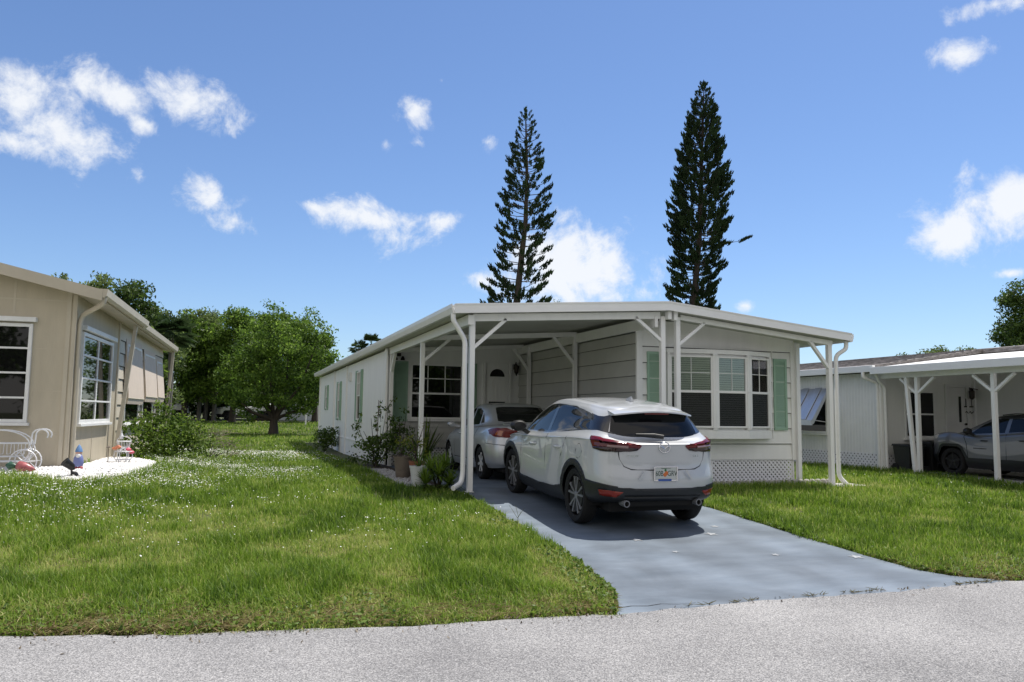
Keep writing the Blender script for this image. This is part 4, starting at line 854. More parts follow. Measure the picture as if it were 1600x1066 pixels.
def compact_suv():
    T = thing('parked_suv', 'pearl white compact crossover with black cladding parked on the driveway, rear towards the street', 'car'); r = .345
    def arch(cy, R): return circ(cy, r, R)
    reg = [('pillar', 's', [(2.16,1.00),(1.1,1.045),(.5,1.095),(.0,1.145),(-.40,1.175),(-.34,1.27),(-.16,1.335),(.1,1.38),(.5,1.425),(1.1,1.437),(1.45,1.41),(1.8,1.285)]),
           ('side_window', 's', [(2.08,1.022),(1.17,1.062),(1.13,1.415),(1.45,1.39),(1.76,1.275)]), ('side_window', 's', [(1.07,1.066),(.30,1.128),(.16,1.20),(.22,1.34),(.55,1.41),(1.04,1.415)]),
           ('quarter_window', 's', [(.20,1.145),(-.22,1.178),(-.14,1.265),(.06,1.325),(.14,1.32),(.10,1.21)]),
           ('rear_pillar', 'uv', [(1.6,6.12),(2.3,6.12),(3.1,6.12),(3.6,6.2),(3.6,7.45),(2.9,7.32),(2.4,7.38),(2.0,7.55),(1.6,7.7)]), ('rear_window', 'uv', [(-.05,6.06),(.8,6.07),(1.5,6.12),(1.86,6.28),(1.88,7.2),(1.8,7.9),(-.05,7.95)]), ('rear_glass_glint', 'uv', [(1.90,6.25),(1.95,6.22),(1.93,7.1)]),  # chrome sliver stands in for the bright reflection at the rear glass edge
           ('windscreen', 'f', [(-.02,1.03),(.55,1.02),(.66,1.03),(.50,1.40),(-.02,1.43)]), ('groove', 't', strip([(.50,1.15),(.505,.7),(.49,.15)], .008)),
           ('groove', 's', strip([(2.14,.93),(2.11,.70),(2.09,.40)], .007)), ('groove', 's', strip([(1.10,1.03),(1.12,.85),(1.07,.38)], .007)), ('groove', 's', strip([(.30,1.08),(.40,.92),(.50,.74)], .007)),
           ('groove', 'r', strip([(.60,.965),(.585,.86),(.53,.775),(.44,.742),(.20,.735),(-.02,.735)], .011)),
           ('groove', 's', [(-.13+.092*math.cos(t), .90+.092*math.sin(t)) for t in np.linspace(0, 2*math.pi, 17)[:-1]]), ('paint', 's', [(-.13+.087*math.cos(t), .90+.087*math.sin(t)) for t in np.linspace(0, 2*math.pi, 17)[:-1]]),
           ('taillight', 'p', [(.31,-.78,1.015),(.42,-.76,1.045),(.60,-.69,1.085),(.74,-.58,1.115),(.80,-.44,1.125),(.82,-.38,1.12),(.845,-.43,1.04),(.85,-.49,.965),(.78,-.60,.942),(.62,-.72,.944),(.46,-.765,.95),(.37,-.785,.962),(.335,-.79,.985)]),
           ('lamp_smoke', 'p', [(.345,-.785,.985),(.37,-.785,.962),(.46,-.765,.95),(.62,-.72,.944),(.78,-.60,.942),(.85,-.49,.965),(.845,-.5,.99),(.70,-.65,.995),(.5,-.745,1.0)]), ('headlight', 'p', [(.45,3.34,.72),(.74,3.12,.80),(.82,2.85,.86),(.83,2.95,.74),(.76,3.14,.68)]),
           ('cladding', 'r', [(-.02,.525),(.30,.525),(.55,.53),(.88,.565),(.90,.2),(-.02,.2)]), ('cladding', 's', [(-.30,.60),(-.62,.575),(-.9,.53),(-.9,.2),(-.30,.2)]),
           ('cladding', 's', [(.30,.16),(.30,.42),(.48,.42),(.70,.375),(1.3,.345),(2.05,.36),(2.3,.40),(2.3,.16)]), ('cladding', 'f', [(-.02,.48),(.9,.48),(.9,.18),(-.02,.18)]),
           ('cladding', 's', arch(0, .455)), ('cladding', 's', arch(2.57, .455)), ('hole', 's', arch(0, .372)), ('hole', 's', arch(2.57, .372)),
           ('reflector', 'r', [(.54,.485),(.80,.50),(.78,.435),(.62,.42)]), ('groove', 'r', strip([(-.02,.43),(.52,.43)], .012))]
    P, s = shell_parts(T, SUV, reg, dict(paint=MT['pearl'], pillar=BLACKG, rear_pillar=BLACKG, rear_glass_glint=MT['chrome'], side_window=MT['carglass'], quarter_window=MT['carglass'], rear_window=MT['carglass'], windscreen=MT['carglass'], groove=MT['gap'], taillight=MT['redlens'], lamp_smoke=mat('smoked_lens', (.018, .004, .005), .1, coat=.3), headlight=MT['lens'], cladding=CLAD, reflector=MT['redrefl']),
        dict(groove=-.001, cladding=.008, reflector=.010, taillight=.010, lamp_smoke=.010, side_window=-.002, rear_window=-.002), dict(paint='body', pillar='window_surround', rear_pillar='rear_window_surround', lamp_smoke='taillight_lower_lens', groove='panel_gap'))
    for k in ('cladding', 'taillight', 'reflector', 'lamp_smoke'):
        m_ = P[k].modifiers.new('solid', 'SOLIDIFY'); m_.thickness = .012; m_.offset = -1
    # lamp detail: bright signature and dark inner field, sitting just under the clear cover
    for sd in (-1, 1):
        b = MB(); q = [s.uv('p', p) for p in ((.44,-.76,1.03),(.60,-.69,1.06),(.74,-.58,1.085),(.80,-.46,1.095))]; q = np.array(q); p = s.ev(q[:, 0], q[:, 1])+s.normal(q[:, 0], q[:, 1])*.011
        b.tube([(a*sd, c, d) for a, c, d in p], .005, 6); b.build('lamp_signature', mat('bright_red_lens', (.40, .03, .02), .1, coat=1), P['taillight'])
        q = np.array([s.uv('p', p) for p in ((.48,-.75,.995),(.60,-.70,1.0),(.70,-.63,1.005))]); p = s.ev(q[:, 0], q[:, 1])+s.normal(q[:, 0], q[:, 1])*.007
        MB().tube([(a*sd, c, d) for a, c, d in p], .019, 8).build('reversing_lens', mat('smoky_lens', (.20, .12, .11), .08, coat=1), P['taillight'], sm=50)
    for x in (-1, 1):
        for y in (0, 2.57): wheel(T, x*.765, y, r, x, .25, cm='alloymid')
    b = MB().box(-.62, .62, -.55, 3.15, .22, .44); b.box(-.45, .45, -.70, -.5, .30, .42); b.build('underbody', MT['black'], T)
    # roof spoiler
    b = MB(); n = 12; R = []
    for k in range(n+1):
        x = -.55+1.1*k/n; u = (x/.55)**2; dz, dy = -.045*u, .10*u*u
        R.append([(x, -.22+dy, 1.468+dz), (x, -.42+dy, 1.448+dz), (x, -.585+dy, 1.418+dz), (x, -.59+dy, 1.402+dz), (x, -.40+dy, 1.392+dz)])
    vs = [p for q in R for p in q]; fs = [(k*5+i, k*5+i+1, (k+1)*5+i+1, (k+1)*5+i) for k in range(n) for i in range(4)]+[tuple(range(5)), tuple(range(n*5+4, n*5-1, -1))]
    b.add(vs, fs); b.build('roof_spoiler', MT['pearl'], T, sm=35)
    MB().box(-.17, .17, -.575, -.555, 1.378, 1.395).build('brake_light', MT['redlens'], T)
    # wiper, fin, handles, mirrors, exhausts
    b = MB(); b.tube([(.02, -.715, 1.115), (-.10, -.70, 1.135), (-.34, -.672, 1.145)], [.028, .024, .010], 8); b.tube([(.02, -.70, 1.10), (-.34, -.665, 1.13)], .010, 6); b.build('rear_wiper', MT['dark'], T, sm=40)
    b = MB(); b.add([(-.015, .30, 1.525), (.015, .30, 1.525), (.03, .12, 1.505), (-.03, .12, 1.505), (0, .12, 1.575), (0, .16, 1.575)], [(0,3,2,1), (0,4,3) if False else (3,4,5,0), (1,5,4,2), (2,4,3), (0,5,1)]); b.build('antenna_fin', MT['pearl'], T)
    for sd in (-1, 1):
        for y, z in ((.62, .885), (1.62, .845)):
            q = s.uv('s', (y, z)); p = s.ev(np.array([q[0]]), np.array([q[1]]))[0]; x = p[0]
            MB().tube([(sd*(x-.01), y-.10, z+.004), (sd*(x+.022), y-.075, z+.005), (sd*(x+.03), y, z), (sd*(x+.022), y+.075, z-.003), (sd*(x-.01), y+.10, z-.004)], [.012, .017, .018, .017, .012], 8).build('door_handle', MT['pearl'], T, sm=50)
        b = MB(); b.lathe([(.001, -.10), (.07, -.09), (.095, -.03), (.088, .05), (.05, .10), (.001, .115)], (0, 0, 0), 14, 'y')
        b.v = [(sd*(.99+v[0]*1.35), 1.93+v[1]*.9, 1.075+v[2]*.85) for v in b.v]; mo = b.build('mirror', MT['dark'] if sd < 0 else MT['dark'], T, sm=50)
        b = MB().beam((sd*.80, 1.94, .96), (sd*.93, 1.93, 1.03), .06, .05); b.build('mirror_arm', MT['dark'], mo)
        b = MB().lathe([(.030, -.05), (.040, -.05), (.040, .10), (.030, .10)], (sd*.50, -.74, .345), 18, 'y'); ex = b.build('exhaust_tip', MT['alloymid'], T, sm=40); MB().lathe([(0, -.01), (.031, -.01)], (sd*.50, -.74, .345), 18, 'y').build('bore', MT['black'], ex)
    # number plate
    yp = -.832; b = MB().box(-.155, .155, yp, yp+.012, .62, .775); pl = b.build('number_plate', mat('plate_white', (.48, .50, .48), .4), T, bev=.004)
    b = MB(); 
    for x0, x1, z0, z1 in ((-.163, -.149, .611, .780), (.149, .163, .611, .780), (-.149, .149, .770, .782), (-.149, .149, .609, .625)): b.box(x0, x1, yp-.008, yp+.002, z0, z1)
    b.build('plate_frame', MT['chrome'], pl, bev=.002)
    MB().box(-.105, .075, yp-.010, yp-.003, .611, .635).build('frame_banner', mat('blue_banner', (.03, .08, .30), .4), pl)
    ink = mat('dark_green_ink', (.008, .035, .025), .5); text('60B', .088, ink, pl, (-.088, yp-.001, .697), sx=.78); text('GRV', .088, ink, pl, (.09, yp-.001, .697), sx=.78)
    text('SUNSHINE STATE', .017, mat('plate_small_ink', (.02, .10, .05), .5), pl, (0, yp-.001, .757))
    b = MB().lathe([(0, -.004), (.021, -.003), (.025, 0)], (-.010, yp, .685), 14, 'y'); b.lathe([(0, -.004), (.021, -.003), (.025, 0)], (.010, yp, .703), 14, 'y'); b.build('orange_fruit', mat('plate_orange', (.55, .14, .03), .5), pl)
    b = MB().lathe([(0, -.006), (.012, -.005), (.016, 0)], (-.005, yp, .737), 8, 'y'); b.build('leaf', mat('plate_leaf', (.03, .16, .04), .5), pl)
    # emblem: winged shape inside an oval ring
    c = Vector((0, -.782, 1.012)); b = MB(); f = lambda a, z: (a, -.795+.0-(.0 if z < 1.0 else 0)+.0, z)
    ring = [(.075*math.cos(t), -.790, 1.0+.060*math.sin(t)) for t in np.linspace(0, 2*math.pi, 25)]; b.tube(ring, .006, 6, False)
    b.tube([(-.072, -.792, 1.015), (-.045, -.792, 1.018), (-.02, -.793, 1.0), (0, -.794, .985), (.02, -.793, 1.0), (.045, -.792, 1.018), (.072, -.792, 1.015)], [.003, .007, .006, .006, .006, .007, .003], 6); b.build('emblem', MT['chrome'], T, sm=50)
    text('SKYACTIV', .028, MT['chrome'], T, (-.44, -.787, .90), name='badge', sx=1.3, ext=.002, rx=math.pi/2-.12); text('CX-3', .032, MT['chrome'], T, (.44, -.787, .90), name='badge', sx=1.1, ext=.002, rx=math.pi/2-.12)
    # plate recess edges
    b = MB()
    for sd in (-1, 1): b.beam((sd*.28, -.832, .735), (sd*.36, -.838, .63), .010, .02)
    b.build('bumper_crease', MT['pearl'], T)
    T.scale = (1.0, 1.0, 1.045); T.location = (1.55, -2.66, gzf(1.6, -2.66)+.018); T.rotation_euler = (math.atan(.052), 0, math.radians(-.6))
    return T
compact_suv()
SEDAN = [
 [(0,-.85,.28),(.45,-.84,.28),(.66,-.78,.26),(.76,-.5,.24),(.80,0,.22),(.80,.75,.19),(.80,1.3,.19),(.80,2.0,.19),(.80,2.6,.2),(.74,3.1,.22),(.5,3.38,.2),(0,3.45,.2)],
 [(0,-.97,.36),(.45,-.95,.36),(.70,-.86,.36),(.82,-.6,.36),(.86,0,.36),(.855,.75,.34),(.855,1.3,.34),(.858,2,.34),(.865,2.6,.36),(.80,3.15,.38),(.5,3.48,.38),(0,3.56,.38)],
 [(0,-.99,.58),(.45,-.97,.58),(.72,-.87,.58),(.845,-.6,.58),(.88,0,.58),(.872,.75,.55),(.87,1.3,.55),(.872,2,.55),(.88,2.6,.58),(.81,3.15,.58),(.5,3.48,.58),(0,3.55,.58)],
 [(0,-.95,.80),(.45,-.93,.80),(.72,-.82,.80),(.83,-.55,.80),(.87,0,.80),(.868,.75,.76),(.866,1.3,.75),(.868,2,.76),(.865,2.6,.75),(.76,3.1,.72),(.46,3.36,.70),(0,3.44,.70)],
 [(0,-.90,1.03),(.42,-.88,1.025),(.66,-.78,1.01),(.76,-.5,.995),(.80,0,.98),(.81,.75,.95),(.81,1.3,.93),(.805,2.0,.92),(.76,2.5,.90),(.66,2.95,.86),(.4,3.15,.84),(0,3.22,.84)],
 [(0,-.40,1.07),(.40,-.38,1.07),(.60,-.30,1.06),(.68,-.1,1.05),(.73,.2,1.03),(.76,.75,1.0),(.76,1.3,.98),(.75,1.95,.96),(.70,2.2,.97),(.60,2.32,.98),(.36,2.42,.99),(0,2.46,1.0)],
 [(0,-.02,1.26),(.36,0,1.26),(.53,.08,1.26),(.60,.2,1.25),(.65,.45,1.22),(.675,.85,1.20),(.68,1.25,1.20),(.66,1.62,1.20),(.61,1.8,1.2),(.52,1.9,1.21),(.32,1.98,1.22),(0,2.02,1.23)],
 [(0,.25,1.41),(.32,.27,1.41),(.47,.33,1.40),(.53,.45,1.395),(.575,.65,1.39),(.59,.9,1.41),(.59,1.15,1.405),(.57,1.35,1.39),(.53,1.45,1.385),(.45,1.53,1.39),(.28,1.6,1.40),(0,1.63,1.41)],
 [(0,.42,1.45),(.22,.43,1.45),(.36,.48,1.445),(.41,.58,1.44),(.44,.72,1.445),(.45,.92,1.455),(.45,1.1,1.45),(.43,1.25,1.44),(.40,1.32,1.435),(.33,1.38,1.435),(.2,1.43,1.44),(0,1.45,1.445)],
 [(0,.60,1.468),(0,.62,1.468),(0,.65,1.469),(0,.7,1.47),(0,.8,1.472),(0,.95,1.473),(0,1.05,1.472),(0,1.12,1.471),(0,1.17,1.47),(0,1.2,1.469),(0,1.22,1.468),(0,1.24,1.468)]]
def silver_sedan():
    T = thing('parked_sedan', 'silver saloon car parked deep in the carport ahead of the white crossover', 'car'); r = .318
    reg = [('side_window', 's', [(1.95,.99),(1.13,1.005),(1.10,1.36),(1.32,1.35),(1.6,1.21)]), ('side_window', 's', [(1.06,1.008),(.50,1.045),(.60,1.30),(.8,1.355),(1.04,1.36)]), ('side_window', 's', [(.44,1.05),(.24,1.075),(.52,1.27)]),
           ('rear_window', 'p', [(-.02,-.34,1.10),(.45,-.29,1.10),(.56,-.20,1.10),(.47,.26,1.36),(.3,.22,1.375),(-.02,.2,1.38)]), ('windscreen', 'f', [(-.02,1.02),(.55,1.0),(.48,1.38),(-.02,1.40)]),
           ('groove', 's', strip([(2.08,.95),(2.05,.40)], .012)), ('groove', 's', strip([(1.09,1.0),(1.09,.38)], .012)), ('groove', 's', strip([(.28,1.05),(.40,.85),(.50,.55)], .012)), ('groove', 's', strip([(.40,.36),(2.1,.34)], .012)),
           ('groove', 's', strip([(-.38,.70),(-.95,.68)], .010)), ('groove', 'r', strip([(.50,1.0),(.48,.72),(-.02,.70)], .012)),
           ('taillight', 'p', [(.40,-.92,.94),(.38,-.94,.85),(.58,-.87,.80),(.76,-.74,.82),(.84,-.52,.88),(.83,-.40,.95),(.79,-.50,.975),(.66,-.79,.965)]), ('amber_lens', 'p', [(.63,-.83,.93),(.72,-.76,.93),(.76,-.73,.86),(.66,-.82,.84)]),
           ('headlight', 'p', [(.5,3.36,.66),(.76,3.05,.74),(.78,2.85,.80),(.80,3.0,.64)]), ('hole', 's', circ(0, r, .352)), ('hole', 's', circ(2.6, r, .352))]
    P, s = shell_parts(T, SEDAN, reg, dict(paint=MT['silver'], side_window=MT['carglass'], rear_window=MT['carglass'], windscreen=MT['carglass'], groove=MT['black'], taillight=mat('bright_red_lamp', (.16, .010, .005), .2, coat=0, var=.4, vscale=12), amber_lens=MT['amber'], headlight=MT['lens']),
        dict(taillight=.006, amber_lens=.008, groove=-.001), dict(paint='body', groove='panel_gap'))
    for x in (-1, 1):
        for y in (0, 2.6): wheel(T, x*.76, y, r, x, .205, spokes=7, style='single', cm='alloy', dm='alloydark')
    b = MB().box(-.62, .62, -.8, 3.2, .18, .42); b.build('underbody', MT['black'], T)
    b = MB(); n = 8; R = [[(x, -.92+.06*(x/.6)**2, 1.075-.02*(x/.6)**2), (x, -.78+.06*(x/.6)**2, 1.10-.02*(x/.6)**2), (x, -.74, 1.04), (x, -.86, 1.03)] for x in np.linspace(-.62, .62, n+1)]
    b.add([p for q in R for p in q], [(k*4+i, k*4+(i+1) % 4, (k+1)*4+(i+1) % 4, (k+1)*4+i) for k in range(n) for i in range(4)]+[(0,1,2,3), tuple(range(n*4+3, n*4-1, -1))]); b.build('boot_spoiler', MT['silver'], T, sm=35)
    for sd in (-1, 1):
        for y, z in ((.62, .86), (1.66, .84)):
            q = s.uv('s', (y, z)); x = s.ev(np.array([q[0]]), np.array([q[1]]))[0][0]
            MB().tube([(sd*(x-.01), y-.09, z), (sd*(x+.025), y-.07, z), (sd*(x+.03), y, z), (sd*(x+.025), y+.07, z), (sd*(x-.01), y+.09, z)], [.012, .016, .017, .016, .012], 8).build('door_handle', MT['silver'], T, sm=50)
        b = MB(); b.lathe([(.001, -.09), (.065, -.07), (.08, 0), (.06, .07), (.001, .1)], (0, 0, 0), 12, 'y'); b.v = [(sd*(.96+v[0]*1.2), 1.98+v[1]*.8, 1.02+v[2]*.8) for v in b.v]; b.beam((sd*.78, 1.99, .97), (sd*.92, 1.98, 1.0), .05); b.build('mirror', MT['silver'], T, sm=50)
    T.location = (1.80, 2.42, gzf(1.6, 2.4)+.016); T.rotation_euler = (0, 0, math.radians(-1.5)); return T
silver_sedan()
def jeepish(T, paint, roofm, r=.355):
    tab = [[(x*1.03, y*1.02, z*1.05) for x, y, z in L_] for k, L_ in enumerate(SUV) if k != 4]
    # squarer nose and higher bonnet
    for li, add in ((3, .10), (4, .15), (5, .05)):
        for c in range(8, 12): x, y, z = tab[li][c]; tab[li][c] = (x*1.03, y+(.10 if li == 4 and c > 8 else .03), z+add)
    for c in range(0, 5): x, y, z = tab[7][c]; tab[7][c] = (x, y-.12, z+.02); x, y, z = tab[6][c]; tab[6][c] = (x, y-.12, z)
    def trap(cy, R): return [(cy+R*1.08, .2), (cy+R*1.02, r+.12), (cy+R*.70, r+R*.86), (cy+R*.5, r+R*.98), (cy-R*.5, r+R*.98), (cy-R*.70, r+R*.86), (cy-R*1.02, r+.12), (cy-R*1.08, .2)]
    F = 2.62
    reg = [('roof_panel', 't', [(-.02,-.5),(.66,-.4),(.68,1.3),(.5,1.7),(-.02,1.8)]),
           ('side_window', 's', [(2.12,1.09),(1.17,1.13),(1.13,1.48),(1.45,1.46),(1.80,1.33)]), ('side_window', 's', [(1.07,1.135),(.30,1.19),(.16,1.26),(.22,1.42),(.55,1.48),(1.04,1.485)]),
           ('rear_window', 'r', [(-.02,1.17),(.50,1.19),(.62,1.24),(.52,1.44),(-.02,1.45)]), ('windscreen', 'f', [(-.02,1.09),(.6,1.07),(.50,1.45),(-.02,1.50)]),
           ('groove', 's', strip([(2.20,1.05),(2.14,.44)], .012)), ('groove', 's', strip([(1.11,1.1),(1.10,.44)], .012)), ('groove', 's', strip([(.34,1.15),(.44,.85)], .012)),
           ('taillight', 'p', [(.45,-.80,1.08),(.80,-.55,1.12),(.86,-.35,1.08),(.84,-.50,.98),(.5,-.80,1.0)]), ('headlight', 'p', [(.40,3.46,1.0),(.70,3.26,1.02),(.84,2.98,1.03),(.84,3.05,.93),(.6,3.34,.93)]),
           ('cladding', 's', [(.3,.16),(.3,.48),(2.3,.48),(2.3,.16)]), ('cladding', 'f', [(-.02,.55),(.95,.52),(.95,.18),(-.02,.18)]), ('cladding', 'r', [(-.02,.6),(.95,.6),(.95,.2),(-.02,.2)]),
           ('cladding', 's', trap(0, .47)), ('cladding', 's', trap(F, .47)), ('hole', 's', trap(0, .40)), ('hole', 's', trap(F, .40)), ('badge', 's', [(1.98,.735),(1.62,.73),(1.62,.71),(1.98,.715)])]
    P, s = shell_parts(T, tab, reg, dict(paint=paint, roof_panel=roofm, side_window=MT['carglass'], rear_window=MT['carglass'], windscreen=MT['carglass'], groove=MT['black'], taillight=MT['redlens'], headlight=MT['lens'], cladding=CLAD, badge=MT['dark']), dict(cladding=.010, badge=.004), dict(paint='body', groove='panel_gap'))
    for x in (-1, 1):
        for y in (0, F): wheel(T, x*.79, y, r, x, .24, spokes=5, style='single', cm='alloydark', dm='black')
    MB().box(-.62, .62, -.55, 3.1, .24, .46).build('underbody', MT['black'], T)
    for sd in (-1, 1):
        for y, z in ((.66, .95), (1.68, .92)):
            q = s.uv('s', (y, z)); x = s.ev(np.array([q[0]]), np.array([q[1]]))[0][0]; MB().tube([(sd*(x-.01), y-.09, z), (sd*(x+.025), y-.07, z), (sd*(x+.03), y, z), (sd*(x+.025), y+.07, z), (sd*(x-.01), y+.09, z)], .015, 8).build('door_handle', MT['dark'], T, sm=50)
        b = MB(); b.lathe([(.001, -.10), (.08, -.08), (.10, 0), (.07, .08), (.001, .11)], (0, 0, 0), 12, 'y'); b.v = [(sd*(1.02+v[0]*1.1), 2.02+v[1]*.8, 1.15+v[2]*.95) for v in b.v]; b.beam((sd*.82, 2.02, 1.06), (sd*.98, 2.02, 1.10), .05); b.build('mirror', MT['dark'], T, sm=50)
        MB().tube([(sd*.60, -.1, 1.555), (sd*.63, .2, 1.59), (sd*.64, 1.0, 1.60), (sd*.62, 1.35, 1.565)], .014, 6).build('roof_rail', MT['dark'], T)
    return T
T = jeepish(thing('parked_offroader', 'grey four-wheel-drive with dark roof and wheels nosed in under the neighbouring carport', 'car'), MT['grey'], BLACKG)
T.scale = (.88, .88, .86); T.location = (12.55, -.82, .372)
# ---------------------------------------------------------------- vegetation
R0 = np.array([.9455, -.3256, 0]); F0 = np.array([.3256, .9455, 0])
LEAF = dict(
    oak=leafmat('mid_green_leaf', (.03, .065, .010), (.30, .43, .07), .52, sat=(.5, (.125, .215, .03))),
    dark=leafmat('dark_green_leaf', (.014, .032, .008), (.14, .225, .04), .42),
    olive=leafmat('grey_green_leaf', (.035, .06, .02), (.28, .37, .11), .48),
    bright=leafmat('light_green_leaf', (.035, .08, .012), (.24, .35, .05), .45),
    pine=leafmat('pine_needle', (.008, .022, .008), (.045, .085, .028), .25, rough=.7),
    palm=leafmat('palm_frond', (.02, .045, .015), (.09, .14, .05), .3),
    yellow=leafmat('yellow_green_leaf', (.07, .10, .010), (.34, .36, .045), .4),
    spiky=leafmat('dragon_plant_leaf', (.03, .07, .010), (.24, .36, .045), .4),
    twig=leafmat('dry_twig', (.06, .045, .03), (.20, .16, .11), .1))
def unit(n): v = rng.normal(size=(n, 3)); return v/np.linalg.norm(v, axis=1, keepdims=True)
def leaves(P, size, aspect=.5, up=.5, var=.35, dirs=None, curl=.0):
    """one small folded leaf per point; returns V, F, leaf index per vertex"""
    n = len(P); d = unit(n) if dirs is None else dirs+unit(n)*.35; d /= np.linalg.norm(d, axis=1, keepdims=True)
    q = unit(n); q[:, 2] += up; s = np.cross(d, q); s /= np.linalg.norm(s, axis=1, keepdims=True)+1e-9; nn = np.cross(s, d)
    L_ = (size*(1+rng.uniform(-var, var, n)))[:, None]; w = L_*aspect*.5
    V = np.stack([P-d*L_*.5, P+s*w-nn*w*.25, P+d*L_*.5-nn*L_*curl, P-s*w-nn*w*.25], 1).reshape(-1, 3)
    i = np.arange(n)[:, None]*4; F = np.concatenate([i+[0, 1, 2], i+[0, 2, 3]])
    return V, F
def blobpts(blobs, dens, shell=.45, gap=0, seed=0):
    out = []; tt = []
    for (x, y, z, rx, ry, rz) in blobs:
        n = int(dens*(rx*ry*rz)**(2/3)); u = unit(n); r = rng.uniform(0, 1, n)**shell; p = u*r[:, None]
        # lumpy outline
        f = 1+.16*np.sin(u[:, 0]*5+x*3)+.14*np.sin(u[:, 1]*6+y*2)+.12*np.sin(u[:, 2]*7+z*4); p *= f[:, None]
        p = p*[rx, ry, rz]+[x, y, z]; out.append(p); tt.append(np.full(n, rng.uniform(-.18, .18)))
    P = np.concatenate(out); t = np.concatenate(tt)
    if gap:
        s = np.sin(P[:, 0]*2.9+seed)*np.sin(P[:, 1]*2.7+seed*2)*np.sin(P[:, 2]*3.3+seed*3)+.5*np.sin(P[:, 0]*6.1)*np.sin(P[:, 2]*5.7+seed)*np.sin(P[:, 1]*5.2)
        k = s > -gap; P, t = P[k], t[k]
    return P, t
def tree(name, label, cat, base, blobs, dens, leaf, size, aspect=.5, trunk=.2, bark='bark', group=None, gap=.35, limbs=True, fork=.3, T=None, shell=.45, up=.6, crown='crown', stems=None, tintbase=.45):
    """blobs: (across, deep, up, radius) from the trunk base, in metres"""
    base = np.array(base, float); T = thing(name, label, cat, tuple(base), group)
    B = [(*(base+R0*b[0]+F0*b[1]+[0, 0, b[2]]), b[3], b[3], b[3]*(b[4] if len(b) > 4 else .8)) for b in blobs]
    P, t = blobpts(B, dens, shell, gap, seed=base[0])
    # finer clumps: pull points towards twig centres
    k = max(8, len(P)//55); cc = P[rng.integers(0, len(P), k)]; a = rng.integers(0, k, len(P)); lsz = size*2.6
    d2 = ((P-cc[a])**2).sum(1); near = cc[a]+unit(len(P))*(lsz*rng.uniform(.1, 1, len(P))**.5)[:, None]*[1, 1, .6]; use = rng.uniform(0, 1, len(P)) < .62
    P = np.where(use[:, None], near, P); tw = rng.uniform(-.15, .2, k)[a]
    V, F = leaves(P, size, aspect, up); tint = np.clip(np.repeat(tintbase+t+np.where(use, tw, 0)+rng.normal(0, .16, len(P)), 4), 0, 1)
    np_mesh(crown, V, [F], LEAF[leaf], T, tint, origin=tuple(base))
    if limbs:
        b = MB(); top = max(b_[2] for b_ in blobs); f0 = base+np.array([0, 0, top*fork])
        b.tube([base-[0, 0, .1], base+[.02, 0, top*fork*.5], f0], [trunk*1.35, trunk, trunk*.85], 9)
        for q in (B if len(B) < 20 else B[::3]):
            c = np.array(q[:3]); mid = f0*.45+c*.55+rng.normal(0, .12, 3)*[1, 1, 0]+[0, 0, -.15*abs(c[2]-f0[2])]; b.tube([f0-[0, 0, .1], f0*.75+mid*.25, mid, c], [trunk*.62, trunk*.45, trunk*.25, .02], 6)
        b.build('trunk', MT[bark], T, sm=60, origin=tuple(base))
    return T
tree('spreading_tree', 'round leafy tree with a dark forked trunk standing alone on the open lawn', 'tree', (-1.66, 33.7, gzf(-1.66, 33.7)),
     [(-0.47, 0.2, 6.42, 1.01), (0.19, -0.6, 6.79, 0.83), (1.3, 0.3, 6.23, 1.15), (2.42, -0.2, 5.49, 1.06), (2.93, 0.3, 4.09, 0.92), (0.56, -1.2, 4.93, 1.66), (-1.21, 0.4, 4.84, 1.38), (-2.05, -0.4, 3.63, 1.15), (0.84, 0.9, 3.35, 1.66), (-0.84, -1.1, 2.98, 1.24), (2.23, -0.7, 2.98, 1.2), (-2.33, 0.5, 2.33, 0.78), (-1.58, -0.8, 1.77, 0.78), (1.12, 0.8, 1.77, 0.78), (2.33, 0.6, 1.95, 0.69), (-1.02, -0.6, 0.88, 0.35, 0.45), (1.07, -0.4, 0.93, 0.31, 0.6), (-1.86, 0.1, 1.12, 0.37), (0.28, 1.2, 5.58, 1.29), (-0.93, 1.0, 4.0, 1.38), (1.86, 1.2, 4.46, 1.29)] + [(-1.9, -.3, 1.75, .75, .6), (-2.6, .4, 2.3, .7, .6), (1.9, -.4, 1.75, .75, .6), (2.7, .3, 2.4, .7, .6), (-.6, -1.0, 1.9, .7, .6), (.5, -1.1, 1.95, .7, .6), (-1.4, .2, 1.25, .38, .6), (1.5, .2, 1.3, .42, .6), (.9, .9, 1.5, .6, .6)], 1900, 'oak', .17, .55, .24, fork=.13, gap=-.02)
HZ = [(-9.6, 38.6, 9.6, 1.5, 'dark', 'dense glossy dark tree rising behind the beige home roof'), (-11.5, 37.2, 10.0, 1.1, 'olive', 'feathery grey-green treetop above the beige home ridge'), (-12.95, 35.6, 9.5, .9, 'olive', 'thin pale treetop furthest left above the beige roof'),
      (-9.0, 44.8, 8.9, 1.9, 'olive', 'loose grey-green tree beside the palm behind the beige home'), (-7.5, 52.7, 9.4, 2.3, 'oak', 'tall green tree just right of the palm in the back tree line'), (-6.0, 55.4, 10.1, 2.3, 'olive', 'pale green tree in the middle of the back tree line'),
      (-4.0, 51.5, 9.9, 2.2, 'oak', 'full green tree in the back line left of the lone lawn tree'), (-2.3, 57.3, 10.3, 2.6, 'dark', 'dark tree directly behind the lone lawn tree'), (.6, 58.4, 10.2, 2.6, 'oak', 'broad tree in the back line right of the lone lawn tree'), (2.3, 53.6, 8.6, 1.9, 'dark', 'dark rounded tree in the back line next to the centre home'),
      (-8.2, 31.8, 6.4, 1.0, 'bright', 'small bright tree peeping over the rear corner of the beige home')]
